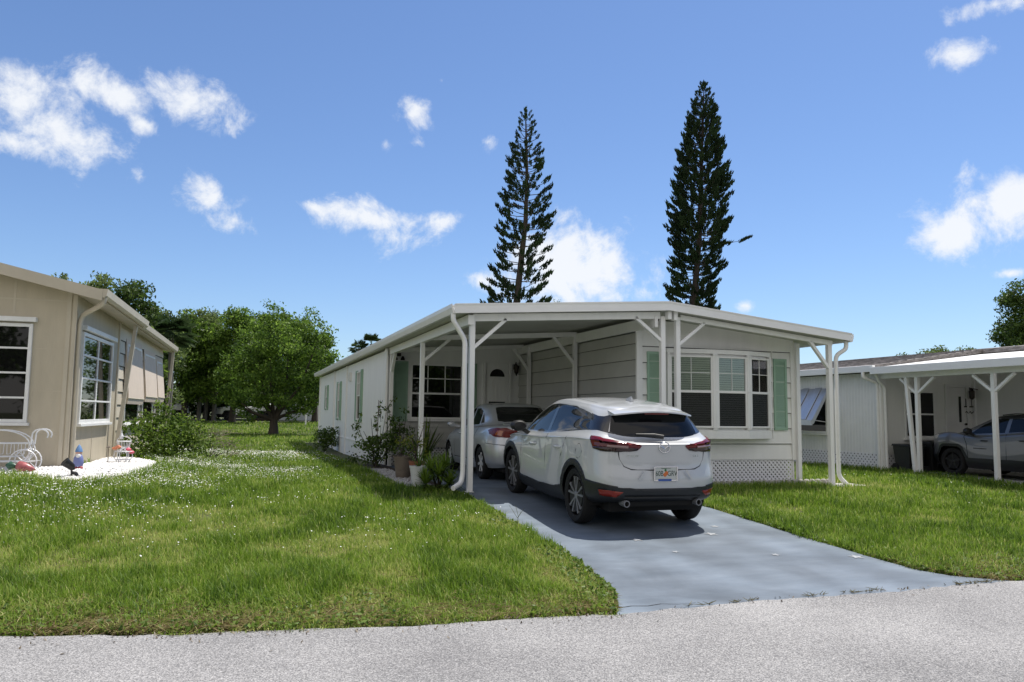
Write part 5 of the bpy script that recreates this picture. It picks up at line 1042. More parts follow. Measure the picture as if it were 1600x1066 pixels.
for i, (x, y, zt, hw, kind, lab) in enumerate(HZ):
    g = gzf(x, y); zt -= .7; h = zt-g; bl = []
    for k in range(11):
        f = k/10; z = h*(.27+.66*f); w = hw*(1-.45*f*f)*(.85 if f > .1 else .9)
        bl += [(rng.uniform(-.75, .75)*w, rng.uniform(-.8, .8)*hw, z, hw*rng.uniform(.42, .62))]
        bl += [(rng.uniform(-1.0, 1.0)*w, rng.uniform(-.6, .2)*hw, z-rng.uniform(0, .6), hw*rng.uniform(.34, .5))]
    bl.append((0, 0, h-.5*hw*.5, hw*.5))
    tree('background_tree', lab, 'tree', (x, y, g), bl, 950, kind, .24, .5, .22, group='trees along the back of the lawn', gap=.15, fork=.25, tintbase=.42 if kind != 'dark' else .3)
def hedge():
    P = []; 
    for x in np.arange(-16, 8, .55): P.append((x, 59+rng.uniform(-1, 1)+.1*x, 1.9+rng.uniform(-.3, .6), .8, .8, 1.3))
    P_, t = blobpts(P, 420, .5); V, F = leaves(P_, .3, .6); o = np_mesh('undergrowth', V, [F], LEAF['dark'], None, np.clip(np.repeat(.15+t+rng.normal(0, .1, len(P_)), 4), 0, 1)); tag(o, 'dark mass of undergrowth closing the far side of the lawn', 'undergrowth', kind='stuff')
hedge()
def street_trees():
    B_ = []
    for x in np.arange(-34, 34, 3.4):
        h = rng.uniform(3.5, 8.5); y = -36+rng.uniform(-3, 3)
        for k in range(7): B_.append((x+rng.uniform(-2, 2), y+rng.uniform(-1.5, 1.5), h*rng.uniform(.15, .9), 1.5, 1.5, 1.4))
    P_, t = blobpts(B_, 260, .5, .2); V, F = leaves(P_, .45, .6); tag(np_mesh('tree_line', V, [F], LEAF['oak'], None, np.clip(np.repeat(.35+t+rng.normal(0, .15, len(P_)), 4), 0, 1)), 'row of trees on the far side of the street, seen only in reflections', 'trees', kind='stuff')
street_trees()
for x, y, zt, hw, lab, kind in ((47.7, 26.3, 11.5, 3.0, 'large dark oak at the right edge behind the shingled home', 'dark'), (48.0, 33.6, 7.7, 1.7, 'wispy low treetop over the shingled roof', 'olive'), (47.6, 36.5, 7.0, 1.3, 'smallest treetop showing over the shingled roof', 'dark')):
    g = gzf(x, y); h = zt-g; bl = [(rng.uniform(-.9, .9)*hw, rng.uniform(-.7, .7)*hw, h*rng.uniform(.5, .97)-hw*.22, hw*rng.uniform(.24, .42)) for k in range(32)]
    tree('background_tree', lab, 'tree', (x, y, g), bl, 1700, kind, .22, .45, .25, group='trees beyond the shingled home', gap=.3)
def palm(base, h, nf, L_, lab, bend=(0, 0), group=None, name='palm_tree'):
    base = np.array(base, float); T = thing(name, lab, 'palm', tuple(base), group); top = base+[bend[0], bend[1], h]
    MB().tube([base, base*.5+top*.5+[.1, 0, 0], top], [.2, .16, .14], 8).build('trunk', MT['palebark'], T, sm=60, origin=tuple(base)); V = []; F = []; tn = []; n0 = 0
    for k in range(nf):
        a = k*2.399; e = rng.uniform(-.5, 1.3); d = np.array([math.cos(a)*math.cos(e), math.sin(a)*math.cos(e), math.sin(e)]); s = np.cross(d, [0, 0, 1]); s /= np.linalg.norm(s)+1e-9; c = top+d*L_*.45; t = rng.uniform(.2, .8)
        for j in np.linspace(-1.25, 1.25, 17):   # fan of leaflets
            dd = d*math.cos(j)+s*math.sin(j); tip = c+dd*L_*.75*(1-.18*abs(j))+np.array([0, 0, -.12*L_]); w = np.cross(dd, d+[0, .01, .3]); w = w/(np.linalg.norm(w)+1e-9)*L_*.03; m_ = c+dd*L_*.4
            V += [c, m_+w, tip, m_-w]; F += [(n0, n0+1, n0+2), (n0, n0+2, n0+3)]; n0 += 4; tn += [t+rng.normal(0, .1)]*4
        V += [top-s*.012, top+s*.012, c+s*.012, c-s*.012]; F += [(n0, n0+1, n0+2), (n0, n0+2, n0+3)]; n0 += 4; tn += [t]*4
    np_mesh('crown', np.array(V), [np.array(F)], LEAF['palm'], T, np.clip(tn, 0, 1), origin=tuple(base)); return T
palm((-7.64, 40.1, gzf(-7.6, 40)), 5.8, 34, 1.5, 'fan palm with spiky crown behind the rear of the beige home')
palm((8.2, 63.2, 1.0), 7.2, 22, 1.1, 'right of two distant palm tops above the centre home gutter', group='distant palms behind the centre home'); palm((7.1, 63.6, 1.0), 6.7, 22, 1.0, 'left of two distant palm tops above the centre home gutter', group='distant palms behind the centre home')
for x, y, h, r in ((-6.5, 54, 5, .16), (-6.0, 54.3, 5, .15), (-5.4, 54.0, 5, .17)): tag(MB().tube([(x, y, .8), (x+.05, y, 3), (x, y, h)], [r, r*.9, r*.8], 8).build('bare_trunk', MT['palebark'], sm=60), 'pale bare trunk of a close row in the shade of the far trees', 'trunk', 'pale bare trunks under the back trees')
# Norfolk pines: straight trunk, whorls of upturned branches with tufts at their ends
def pine(base, h, prof, lean, lab, z0, spacing, nb, odd=None, dens=1.0, name='norfolk_pine'):
    base = np.array(base, float); T = thing(name, lab, 'pine', tuple(base), 'norfolk pines behind the centre home')
    ax = lambda z: base+R0*np.interp(z, lean[0], lean[1])+[0, 0, z]
    zs = np.linspace(0, h, 24); MB().tube([ax(z) for z in zs], [.30*(1-z/h)**.8+.02 for z in zs], 8).build('trunk', MT['bark'], T, sm=60, origin=tuple(base))
    br = MB(); V = []; F = []; tn = []; n = 0
    def tuft(p, d, L_):
        nonlocal n
        m_ = int(34*dens)
        ts = rng.uniform(0, 1, m_); o = unit(m_); o[:, 2] *= .6; q = p+d*(ts*L_*.75)[:, None]+o*L_*.30*(1-.4*ts)[:, None]
        dd = d*.95+np.array([0, 0, .62])+unit(m_)*.38; dd /= np.linalg.norm(dd, axis=1, keepdims=True); s = np.cross(dd, unit(m_)); s /= np.linalg.norm(s, axis=1, keepdims=True)
        l = L_*rng.uniform(.28, .46, m_)[:, None]; w = l*.2
        for a, b_, c in zip(q-s*w, q+s*w, q+dd*l): V.extend((a, b_, c))
        for a, b_, c in zip(q-np.cross(dd, s)*w, q+np.cross(dd, s)*w, q+dd*l): V.extend((a, b_, c))
        F.extend([(n+3*k, n+3*k+1, n+3*k+2) for k in range(2*m_)]); n += 6*m_; tn.extend(np.repeat(np.clip(rng.uniform(.1, .7)+rng.normal(0, .15, 2*m_), 0, 1), 3))
    z = z0; k = 0
    while z < h-.15:
        R = np.interp(z, prof[0], prof[1]); a0 = rng.uniform(0, 6.28)
        for j in range(nb):
            a = a0+j*2*math.pi/nb+rng.normal(0, .13); L_ = R*rng.uniform(.74, 1.1); d = np.array([math.cos(a), math.sin(a), 0]); o = ax(z+rng.uniform(-.1, .1))
            rise = np.interp(z/h, [.3, .6, 1], [.08, .26, .5]); p0, p1, p2, p3 = o, o+d*L_*.4+[0, 0, -.02*L_+rise*.25*L_], o+d*L_*.75+[0, 0, L_*(rise*.6)], o+d*L_+[0, 0, L_*(rise+.18)]
            if L_ > .5: br.tube([p0, p1, p2, p3], [.03, .022, .016, .008], 4)
            e = p3-p2; e /= np.linalg.norm(e); tl = min(.70, .16+.26*L_)
            tuft(p2+(p3-p2)*.15, e, tl)
            if L_ > .8: tuft(p1*.25+p2*.75, e, tl*.85)
            if L_ > .9 and rng.uniform() < .6:
                sd = np.cross(d, [0, 0, 1])
                for sg in (-1, 1): tuft(p1*.3+p2*.7+sd*sg*.28, e+sd*sg*.4, tl*.75); 
                if rng.uniform() < dens-.25: tuft(p1*.75+p2*.25, e, tl*.8)
        z += spacing*np.interp(z/h, [0, .55, 1], [1.1, 1.0, .62])*rng.uniform(.9, 1.1); k += 1
    if odd:
        zo, Lo = odd; o = ax(zo); d = R0; br.tube([o, o+d*Lo*.5+[0, 0, .05], o+d*Lo*.85+[0, 0, .25], o+d*Lo+[0, 0, .5]], [.025, .022, .015, .008], 5)
        for f, dz in ((1, .5), (.93, .40), (.86, .3), (.60, .12), (.52, .1), (.45, .06), (.38, .05)): tuft(o+d*Lo*f+[0, 0, dz-.1], d*.8+np.array([0, 0, .4]), .5)
    tuft(ax(h-.30), np.array([0, 0, 1.]), .5); tuft(ax(h-.65), np.array([0, 0, 1.]), .5)
    br.build('branches', MT['bark'], T, origin=tuple(base)); np_mesh('foliage', np.array(V), [np.array(F)], LEAF['pine'], T, tn, origin=tuple(base))
g1 = gzf(12.1, 32)
pine((12.0, 32, g1), 20.3-g1, ((7.5, 9.3, 10.4, 11.5, 13, 15.5, 17.5, 18.8, 19.7, 20.2), (2.4, 2.0, 1.75, 1.85, 1.75, 1.4, 1.0, .62, .28, .05)), ((0, 8, 13, 16, 20), (-.25, .0, .5, .55, .42)), 'slimmer Norfolk pine with airy branches left of the other above the carport roof', 6.8, .50, 5, dens=.85)
g2 = gzf(24.3, 32)
pine((24.1, 32, g2), 23.9-g2, ((7, 9, 11, 13, 14.5, 16.5, 18.5, 20.5, 22, 23.2, 23.8), (1.6, 1.75, 1.9, 2.25, 2.15, 1.9, 1.6, 1.2, .78, .32, .04)), ((0, 8, 13, 18, 24), (-.1, .1, .55, .75, 1.0)), 'taller denser Norfolk pine with one stray branch above the porch roof', 7.2, .37, 7, odd=(12.6, 3.1))
for x, y, zt, lab in ((9.93, 36.1, 8.95, 'tiny pine tip above the carport roof corner'), (19.2, 43.5, 10.5, 'tiny leafy tip above the roof between the two pines')):
    T = tree('background_tree', lab, 'tree', (x, y, gzf(x, y)), [(0, 0, zt-gzf(x, y)-.3, .3), (.1, 0, zt-gzf(x, y)-.8, .5), (-.1, 0, zt-gzf(x, y)-1.8, .8)], 900, 'dark', .14, .4, .08)
# ---------------------------------------------------------------- shrubs and pot plants
def shrub(label, base, blobs, dens, leaf, size, aspect=.5, stems=8, name='shrub', sprigs=0, twigs=0, tintbase=.5, group=None, stemr=.012, cat='shrub'):
    base = np.array(base, float); T = thing(name, label, cat, tuple(base), group); B = [(*(base+R0*b[0]+F0*b[1]+[0, 0, b[2]]), b[3], b[3], b[3]*(b[4] if len(b) > 4 else .8)) for b in blobs]
    P, t = blobpts(B, dens, .5, .35, base[1]); b = MB()
    for q in B[:stems]: c = np.array(q[:3]); b.tube([base+rng.normal(0, .03, 3)*[1, 1, 0], base*.5+c*.5+rng.normal(0, .05, 3), c], [stemr, stemr*.8, stemr*.4], 5)
    for k in range(sprigs):
        q = B[rng.integers(0, len(B))]; p = np.array(q[:3])+[0, 0, q[5]*.6]; e = p+np.array([rng.normal(0, .12), rng.normal(0, .12), rng.uniform(.15, .42)]); b.tube([p, e], [.007, .004], 4); m_ = 14; ts = rng.uniform(0, 1, m_)[:, None]
        P = np.concatenate([P, p+(e-p)*ts+unit(m_)*.05]); t = np.concatenate([t, np.full(m_, .15)])
    V, F = leaves(P, size, aspect, .5); tint = np.clip(np.repeat(tintbase+t+rng.normal(0, .2, len(P)), 4), 0, 1); np_mesh('foliage', V, [F], LEAF[leaf], T, tint, origin=tuple(base))
    if b.v: b.build('stem', MT['bark'], T, origin=tuple(base))
    if twigs:
        b = MB()
        for k in range(twigs):
            q = B[rng.integers(0, len(B))]; p = np.array(q[:3])+unit(1)[0]*q[3]*.5; e = p+unit(1)[0]*[.4, .4, .25]+[.15, 0, .12]; b.tube([p, (p+e)/2+[0, 0, .05], e], [.006, .005, .003], 4)
        b.build('dry_twigs', mat('dry_twig_bark', (.22, .18, .14), .9), T, origin=tuple(base))
    return T
g = gzf(-5.0, 8.2)
shrub('big glossy green bush with tall sprigs in front of the tan awnings', (-5.1, 8.1, g), [(-.75, 0, .45, .45), (-.3, -.3, .5, .55), (.15, -.1, .55, .58), (.55, 0, .45, .48), (-.55, .2, .80, .42), (-.1, .1, .92, .44), (.3, .2, .82, .4), (.85, -.1, .4, .42), (-.9, -.2, .3, .35), (-.05, -.5, .3, .5), (.4, -.5, .3, .45), (.0, .1, 1.2, .18), (-.25, .1, 1.3, .12), (.55, .3, 1.05, .16)],
      2300, 'bright', .085, .55, 12, sprigs=16, tintbase=.42)
shrub('straggly bush with dry grey twigs right of the big green bush', (-4.15, 9.3, gzf(-4.1, 9.3)), [(-.2, 0, .45, .4), (.2, 0, .35, .4), (.5, .1, .25, .3), (0, .3, .65, .3)], 900, 'olive', .07, .45, 6, twigs=70, tintbase=.4)
shrub('small round dark bush at the far end of the centre home side wall', (-.55, 16.4, gzf(-.5, 16.4)), [(-.15, 0, .35, .38), (.2, 0, .4, .38), (0, -.1, .65, .32), (.3, 0, .7, .25), (-.2, 0, .6, .28), (0, 0, .3, .42), (.1, -.1, .5, .36)], 3000, 'dark', .07, .55, 5, tintbase=.6)
shrub('taller leggy shrub tied to a thin stake beside the centre home corner', (-.42, 6.3, gzf(-.4, 6.3)), [(-.3, 0, .85, .22), (-.1, -.1, .55, .28), (.1, 0, .95, .25), (.35, 0, 1.1, .2), (.2, .1, 1.3, .16), (-.15, .1, 1.15, .18), (.4, -.1, .6, .25), (-.45, 0, .95, .14), (.05, -.2, .3, .28), (.3, .2, .8, .24), (.5, .1, .85, .24), (0, 0, .7, .3), (-.25, 0, .6, .3), (.25, 0, .55, .32), (.05, -.1, 1.05, .24)], 2400, 'dark', .08, .55, 11, sprigs=8, tintbase=.55)
tag(MB().tube([(-.42, 6.25, .3), (-.40, 6.2, 1.9)], .009, 6).build('plant_stake', MT['potgrey']), 'thin upright stake holding the leggy shrub', 'garden stake')
shrub('low dark ground plant at the foot of the leggy shrub', (-.68, 6.6, gzf(-.6, 6.6)), [(-.2, 0, .18, .22), (.1, 0, .2, .22), (.3, -.1, .15, .18), (-.4, .1, .15, .18)], 1800, 'dark', .06, .6, 3, tintbase=.5)
def pot(label, x, y, r, h, m_, soil=True):
    z = gzf(x, y)+.01; T = thing('flower_pot', label, 'pot', (x, y, z)); MB().lathe([(0, 0), (r*.68, 0), (r*.96, h*.9), (r, h*.9), (r*1.04, h), (r*.93, h), (r*.90, h*.88), (0, h*.88)], (x, y, z), 20).build('pot_body', MT[m_], T, sm=40)
    MB().lathe([(0, h*.89), (r*.89, h*.89)], (x, y, z), 16).build('potting_soil', MT['soil'], T); return z+h*.9
zt = pot('tall weathered grey pot under the yellow-green plant', -.44, 2.95, .19, .42, 'potgrey')
shrub('yellow-green leafy plant spilling from the weathered grey pot', (-.44, 2.95, zt), [(-.15, 0, .12, .2), (.15, 0, .12, .2), (0, .1, .3, .2), (.3, .1, .25, .18), (-.28, 0, .02, .15), (.4, 0, .08, .15)], 2400, 'yellow', .065, .5, 5, name='pot_plant', tintbase=.4, cat='pot plant')
zt = pot('plain terracotta pot wedged beside the grey pot', -.30, 2.35, .15, .36, 'terracotta')
shrub('twiggy bronze-green plant in the terracotta pot', (-.30, 2.35, zt), [(0, 0, .25, .2), (.15, 0, .42, .18), (-.12, .1, .48, .16), (.1, .1, .68, .14)], 1500, 'yellow', .05, .4, 4, name='pot_plant', tintbase=.2, cat='pot plant')
shrub('dark climbing plant on the carport post behind the pots', (-.12, 4.6, .35), [(0, 0, .5, .25), (.1, 0, .85, .2), (-.1, 0, 1.1, .16), (.05, 0, 1.3, .12), (.25, -.2, .5, .25)], 1400, 'dark', .07, .55, 5, tintbase=.5)
zt = pot('plain white pot at the front end of the pebble strip', -.55, 1.05, .155, .36, 'potwhite')
def spikes(label, base, n, L_, w, leaf, name='spiky_plant', elev=(.15, 1.4), tint=.5, heads=((0, 0, 0),), cat='spiky plant', stem=0):
    base = np.array(base, float); T = thing(name, label, cat, tuple(base)); V = []; F = []; tn = []; k0 = 0; st = MB()
    for hd in heads:
        o = base+np.array(hd)
        if hd[2] > .1: st.tube([base, o], [.02, .016], 6)
        for k in range(n):
            a = k*2.39996+rng.normal(0, .1); e = rng.uniform(*elev); l = L_*rng.uniform(.75, 1.1); d = np.array([math.cos(a)*math.cos(e), math.sin(a)*math.cos(e), math.sin(e)]); s = np.cross(d, [0, 0, 1.]); s /= np.linalg.norm(s)+1e-9; t = np.clip(tint+.3*(e-.7)+rng.normal(0, .12), 0, 1); dr = np.array([0, 0, -1])*l*.22*math.cos(e)
            p = [o+d*.02, o+d*l*.35, o+d*l*.7+dr*.35, o+d*l+dr]
            V += [p[0]-s*w*.5, p[0]+s*w*.5, p[1]-s*w*.55, p[1]+s*w*.55, p[2]-s*w*.4, p[2]+s*w*.4, p[3]]; tn += [t]*7
            F += [(k0, k0+1, k0+3), (k0, k0+3, k0+2), (k0+2, k0+3, k0+5), (k0+2, k0+5, k0+4), (k0+4, k0+5, k0+6)]; k0 += 7
    np_mesh('foliage', np.array(V), [np.array(F)], LEAF[leaf], T, tn, origin=tuple(base))
    if st.v: st.build('stem', MT['bark'], T, origin=tuple(base))
    return T
spikes('few long strappy leaves growing in the white pot', (-.55, 1.05, zt), 12, .55, .02, 'dark', elev=(.5, 1.4), name='pot_plant', cat='pot plant')
spikes('bushy light green spiky plant at the foot of the front carport post', (-.36, .42, gzf(-.36, .42)), 95, .33, .022, 'spiky', heads=((-.12, .02, .34), (.12, .08, .36), (-.02, -.10, .26), (-.22, -.06, .12), (.16, -.10, .12)), elev=(-.3, 1.45), tint=.5)
spikes('tall dark sword-leaved plant under the carport picture window', (.75, 6.5, .37), 40, 1.25, .045, 'dark', elev=(.75, 1.5), tint=.5)
# pebble strip with edging, soil, stepping stone
tag(MB().box(-.84, -.74, 1.0, 5.9, .18, gzf(-.8, 1)+.035).build('edging_kerb', MT['stone'], bev=.01), 'pale concrete edging of the pebble strip along the carport', 'garden edging')
tag(MB().box(-.74, -.10, .9, 7.2, .15, gzf(-.4, 2)+.012).build('garden_bed', MT['soil']), 'dark soil bed between the carport and the lawn', 'soil', kind='structure')
tag(MB().prism([(-1.25, 6.3), (-.9, 6.25), (-.75, 6.55), (-1.0, 6.7), (-1.28, 6.6)], 'z', .25, gzf(-1, 6.4)+.05).build('stepping_stone', MT['stone'], bev=.01), 'flat grey stepping stone at the end of the pebble strip', 'stepping stone')
def pebbles(name, label, pts, r, m_, zoff=.01):
    n = len(pts); ico = np.array([(0, 0, 1), (.9, 0, .1), (.28, .85, .1), (-.72, .53, .1), (-.72, -.53, .1), (.28, -.85, .1), (0, 0, -.6)]); fc = np.array([(0, 1, 2), (0, 2, 3), (0, 3, 4), (0, 4, 5), (0, 5, 1), (6, 2, 1), (6, 3, 2), (6, 4, 3), (6, 5, 4), (6, 1, 5)])
    s = r*rng.uniform(.6, 1.3, (n, 1, 1))*rng.uniform(.7, 1.2, (n, 1, 3))*[1, 1, .6]; a = rng.uniform(0, 6.28, n); c, q = np.cos(a), np.sin(a); V = ico[None]*s; V = np.stack([V[..., 0]*c[:, None]-V[..., 1]*q[:, None], V[..., 0]*q[:, None]+V[..., 1]*c[:, None], V[..., 2]], -1)
    z = gz(pts[:, 0], pts[:, 1])+zoff; V += np.stack([pts[:, 0], pts[:, 1], z], 1)[:, None]; F = (fc[None]+np.arange(n)[:, None, None]*7).reshape(-1, 3)
    o = np_mesh(name, V.reshape(-1, 3), [F], m_); tag(o, label, 'pebbles', kind='stuff')
n = 900; pts = np.stack([-.72+.45*rng.uniform(0, 1, n)**1.3, rng.uniform(.95, 5.6, n)], 1); pebbles('grey_pebbles', 'mixed pale pebbles spread along the carport edging', pts, .035, mat('mixed_pebbles', (.50, .49, .47), .7, var=.6, vscale=25), .02)
BED = [(-10.5, 2.0), (-8.2, 2.1), (-7.0, 2.35), (-6.6, 2.2), (-6.0, 1.45), (-5.55, 1.5), (-5.2, 2.2), (-5.0, 3.4), (-4.9, 4.8), (-5.1, 6.2), (-5.6, 7.3), (-6.2, 8.0), (-6.2, 3.9), (-10.5, 3.9)]
def inpol(P, x, y): return inpoly(P, np.stack([x, y], 1))
b = MB(); cxy = (-5.9, 3.0)
tb = [(x, y, gzf(x, y)+.016) for x, y in BED]
b.add(tb, [(0, 1, 2, 13), (2, 3, 12, 13), (3, 4, 5, 6, 7, 12), (7, 8, 9, 12), (9, 10, 11, 12)]); tag(b.build('pebble_bed', MT['pebble']), 'bed of white pebbles at the foot of the beige home', 'pebble bed', kind='structure')
n = 20000; x = rng.uniform(-9.5, -4.8, n); y = rng.uniform(1.3, 8.0, n); k = inpol(BED, x, y); pebbles('white_pebbles', 'loose white pebbles around the corner of the beige home', np.stack([x[k], y[k]], 1), .034, MT['pebble'], .022)
# ---------------------------------------------------------------- things far behind the lawn
tag(MB().box(-30, 9, 53.4, 56.5, .5, gzf(0, 54)+.02).build('far_street', MT['concrete']), 'sunlit strip of street beyond the lawn', 'street', kind='structure')
T = thing('distant_house', 'pale distant house beyond the lone lawn tree', 'house', (2.4, 58.6, .9)); b = MB().box(-1.0, 3.6, 57.2, 60.5, .8, 3.3); b.build('wall', MT['white'], T)
MB().prism([(-1.4, 3.2), (3.9, 3.2), (1.3, 4.2)], 'y', 56.8, 60.9).build('roof', MT['shingle'], T); window(T, (1.6, 57.2, 0), X, NY, 1.1, 1.7, 2.7, vert=(.5,)); window(T, (-.6, 57.2, 0), X, NY, 1.1, 1.7, 2.7, vert=(.5,))
T = thing('yellow_shed', 'small pale yellow shed glimpsed through the trunk fork of the lone tree', 'shed', (-1.35, 56.9, .9)); MB().box(-2.0, -.75, 56.7, 58, .8, 2.5).build('wall', mat('pale_yellow_paint', (.62, .52, .22), .6), T); MB().prism([(-2.2, 2.45), (-.55, 2.45), (-1.37, 2.95)], 'y', 56.5, 58.2).build('roof', MT['roofwhite'], T)
T = thing('street_lamp', 'white street lamp pole at the far street by the centre home rear corner', 'street lamp', (1.15, 47.6, .7)); MB().tube(bend([(1.15, 47.6, .6), (1.15, 47.6, 2.7), (.75, 47.5, 2.75)], .2), .045, 6).build('pole', MT['white'], T); MB().box(.55, .85, 47.42, 47.58, 2.68, 2.78).build('lamp_head', MT['white'], T, bev=.02)
c1 = jeepish(thing('distant_car', 'white car parked on the far street left of the lone tree trunk', 'car', (0, 0, 0), 'white cars on the far street'), MT['plainwhite'], MT['plainwhite']); c1.location = (-1.7, 55.0, gzf(-2, 55)+.02); c1.rotation_euler = (0, 0, math.radians(90))
c2 = copy_tree(c1); c2['label'] = 'white car far off at the edge of the beige home awnings'; c2.location = (-8.0, 54.6, gzf(-8, 54)+.02); c2.rotation_euler = (0, 0, math.radians(90))
# ---------------------------------------------------------------- painted stars
for x, y, r, a, lab in ((2.12, -3.62, .10, .3, 'largest worn white star on the driveway behind the crossover, right of its bumper'), (2.45, -3.2, .07, 1.0, 'small worn star near the right rear tyre of the crossover'), (2.15, -3.05, .06, .5, 'faint star between the rear tyres of the crossover'), (1.02, -3.75, .09, .2, 'worn star in the shadow behind the crossover'),
                        (2.2, -4.75, .06, .9, 'faint star in the middle of the open driveway'), (3.06, -5.02, .10, .1, 'worn star at the right edge of the driveway by the grass'), (1.15, -4.4, .05, .7, 'tiny faint star left of the driveway middle')): star(x, y, r, a, lab)
# ---------------------------------------------------------------- grass
def keepgrass(x, y):
    k = y > roadedge(x)+.05-.15*vn(x, y, 2.2, 4)
    dl, dr = drive_l(y)+.10*(vn(x, y, 2.5, 2)-.35), drive_r(y)-.10*(vn(x, y, 2.5, 3)-.35)
    k &= ~((x > dl-.01) & (x < dr) & (y < 7.4)); k &= ~((x > -.80) & (x < .2) & (y > .85) & (y < 24)); k &= ~((x > -.15) & (x < 6.95) & (y > .13) & (y < 24.2))
    k &= ~((x > 6.9) & (x < 7.8) & (y > -.32) & (y < .3)); k &= ~((x > 11.3) & (y > -5.6) & (y < 24)); k &= ~inpol(BED, x, y); k &= ~((x < -6.3+(y-3.9)*.052) & (y > 3.9) & (y < 16)); k &= ~((y > 53.3) & (y < 56.6))
    return k
LAT = np.random.default_rng(3).uniform(0, 1, (8, 256, 256))
def vn(x, y, s, k=0, oct=3):
    out = 0; amp = .55
    for o in range(oct):
        u, v = np.asarray(x)*s+91.7*o, np.asarray(y)*s+37.3*o; i, j = np.floor(u).astype(int), np.floor(v).astype(int); f, g = u-i, v-j; f, g = f*f*(3-2*f), g*g*(3-2*g); T_ = LAT[(k+o) % 8]; G = lambda a, b: T_[a % 256, b % 256]
        out = out+amp*((G(i, j)*(1-f)+G(i+1, j)*f)*(1-g)+(G(i, j+1)*(1-f)+G(i+1, j+1)*f)*g); amp *= .5; s *= 2.1
    return np.clip((out/.96-.5)*1.9+.5, 0, 1)
def patch(x, y, s, a=0): return vn(x, y, s*.55, int(a*3)) if True else .5+.5*np.sin(x*1.7*s+1.3*np.sin(y*1.1*s+a))*np.sin(y*1.9*s+1.1*np.sin(x*.9*s)+a*2)
GRASS = leafmat('lawn_blade', (.045, .105, .010), (.54, .53, .19), .45, rough=.5, sat=(.50, (.22, .345, .034)))
GRASS.node_tree.nodes['Color Ramp'].color_ramp.elements
def blades(name, N, dmin, dmax, hh, ww, label, dens_pow):
    out = []; tot = 0; M = N*3
    a = rng.uniform(math.radians(19-36), math.radians(19+36), M); u = rng.uniform(0, 1, M); q = 1-dens_pow     # density falls with distance
    d = ((dmax**(q+1)-dmin**(q+1))*u+dmin**(q+1))**(1/(q+1)) if abs(q+1) > 1e-6 else dmin*(dmax/dmin)**u
    x = CAMP.x+np.sin(a)*d; y = CAMP.y+np.cos(a)*d; k = keepgrass(x, y); x, y, d = x[k][:N], y[k][:N], d[k][:N]; n = len(x)
    e = y-roadedge(x); dry = np.clip(1-e/.9, 0, 1)*.9
    p1, p2 = patch(x, y, .8), patch(x+3, y, 2.3, 1.7); thin = (patch(x, y, 1.3, 4) > .80) & (rng.uniform(0, 1, n) < .6); 
    kill = thin | ((dry > .3) & (rng.uniform(0, 1, n) < .25)); x, y, d, dry, p1, p2 = [v[~kill] for v in (x, y, d, dry, p1, p2)]; n = len(x)
    p3 = vn(x, y, 2.6, 5, 2); p4 = vn(x, y, .28, 1, 2); dead = np.clip((vn(x, y, .9, 6)-.66)*5, 0, 1)*np.clip(1.3-(y+6)*.12, .25, 1); bump_ = .68+.25*p1+.25*p2+.45*p3; h = hh*bump_*rng.uniform(.3, 1.35, n)*(1-.45*dry)*(1-.45*dead); w = ww*np.maximum(1, d/8.5)*rng.uniform(.7, 1.3, n); h = h*np.minimum(1.25, 1+(d-8)*.01)
    az = rng.uniform(0, 6.283, n); le = rng.uniform(.1, .9, n)*(1+dry); dx, dy = np.cos(az), np.sin(az); sx, sy = -dy, dx; z = gz(x, y)-.005
    B = np.stack([x, y, z], 1); D = np.stack([dx, dy, np.zeros(n)], 1); Sd = np.stack([sx, sy, np.zeros(n)], 1)*(w/2)[:, None]; Z = np.array([0, 0, 1.])
    m1 = B+D*(h*le*.25)[:, None]+Z*(h*.55)[:, None]; tp = B+D*(h*le*.85)[:, None]+Z*(h*(1-.25*le))[:, None]
    V = np.stack([B-Sd, B+Sd, m1+Sd*.8, m1-Sd*.8, tp], 1).reshape(-1, 3); i = np.arange(n)[:, None]*5
    t = np.clip(.34+.16*(p4-.5)+.16*(p1-.5)*rng.uniform(.3, 1.2, n)-.34*(p3-.45)+.5*dead*rng.uniform(.2, 1.1, n)+rng.normal(0, .16, n)+dry*rng.uniform(0, .55, n)+(rng.uniform(0, 1, n) < .07)*.45, 0, 1)
    tv = np.repeat(t, 5); o = np_mesh(name, V, [i+[0, 1, 2, 3], i+[3, 2, 4]], GRASS, None, tv); tag(o, label, 'grass', kind='stuff'); return o
blades('grass', 330000, 5.6, 24, .105, .0062, 'uneven sunlit green grass of the front lawns', 2.0)
blades('distant_grass', 130000, 24, 66, .09, .007, 'fine green grass of the lawn far behind the homes', 1.9)
# broad-leaved weeds along the street edge and the driveway edge
n = 9000; x = rng.uniform(-6.5, 9, n); y = roadedge(x)+rng.uniform(.02, 1.0, n)**1.6; k = keepgrass(x, y) & ((patch(x, y, 1.1, 2) > .45) | (x > 3)); x, y = x[k], y[k]
n2 = 5000; yy = rng.uniform(-6, .2, n2); xx = np.where(rng.uniform(0, 1, n2) < .5, drive_l(yy)-rng.uniform(0, 1, n2)**2*.35, drive_r(yy)+rng.uniform(0, 1, n2)**2*.6); k = keepgrass(xx, yy); x = np.concatenate([x, xx[k]]); y = np.concatenate([y, yy[k]])
P = np.stack([x, y, gz(x, y)+rng.uniform(.012, .06, len(x))], 1); V, F = leaves(P, .05, .55, 1.6); tag(np_mesh('broadleaf_weeds', V, [F], LEAF['bright'], None, np.clip(np.repeat(rng.normal(.45, .2, len(P)), 4), 0, 1)), 'low broad-leaved weeds along the street and driveway edges', 'weeds', kind='stuff')
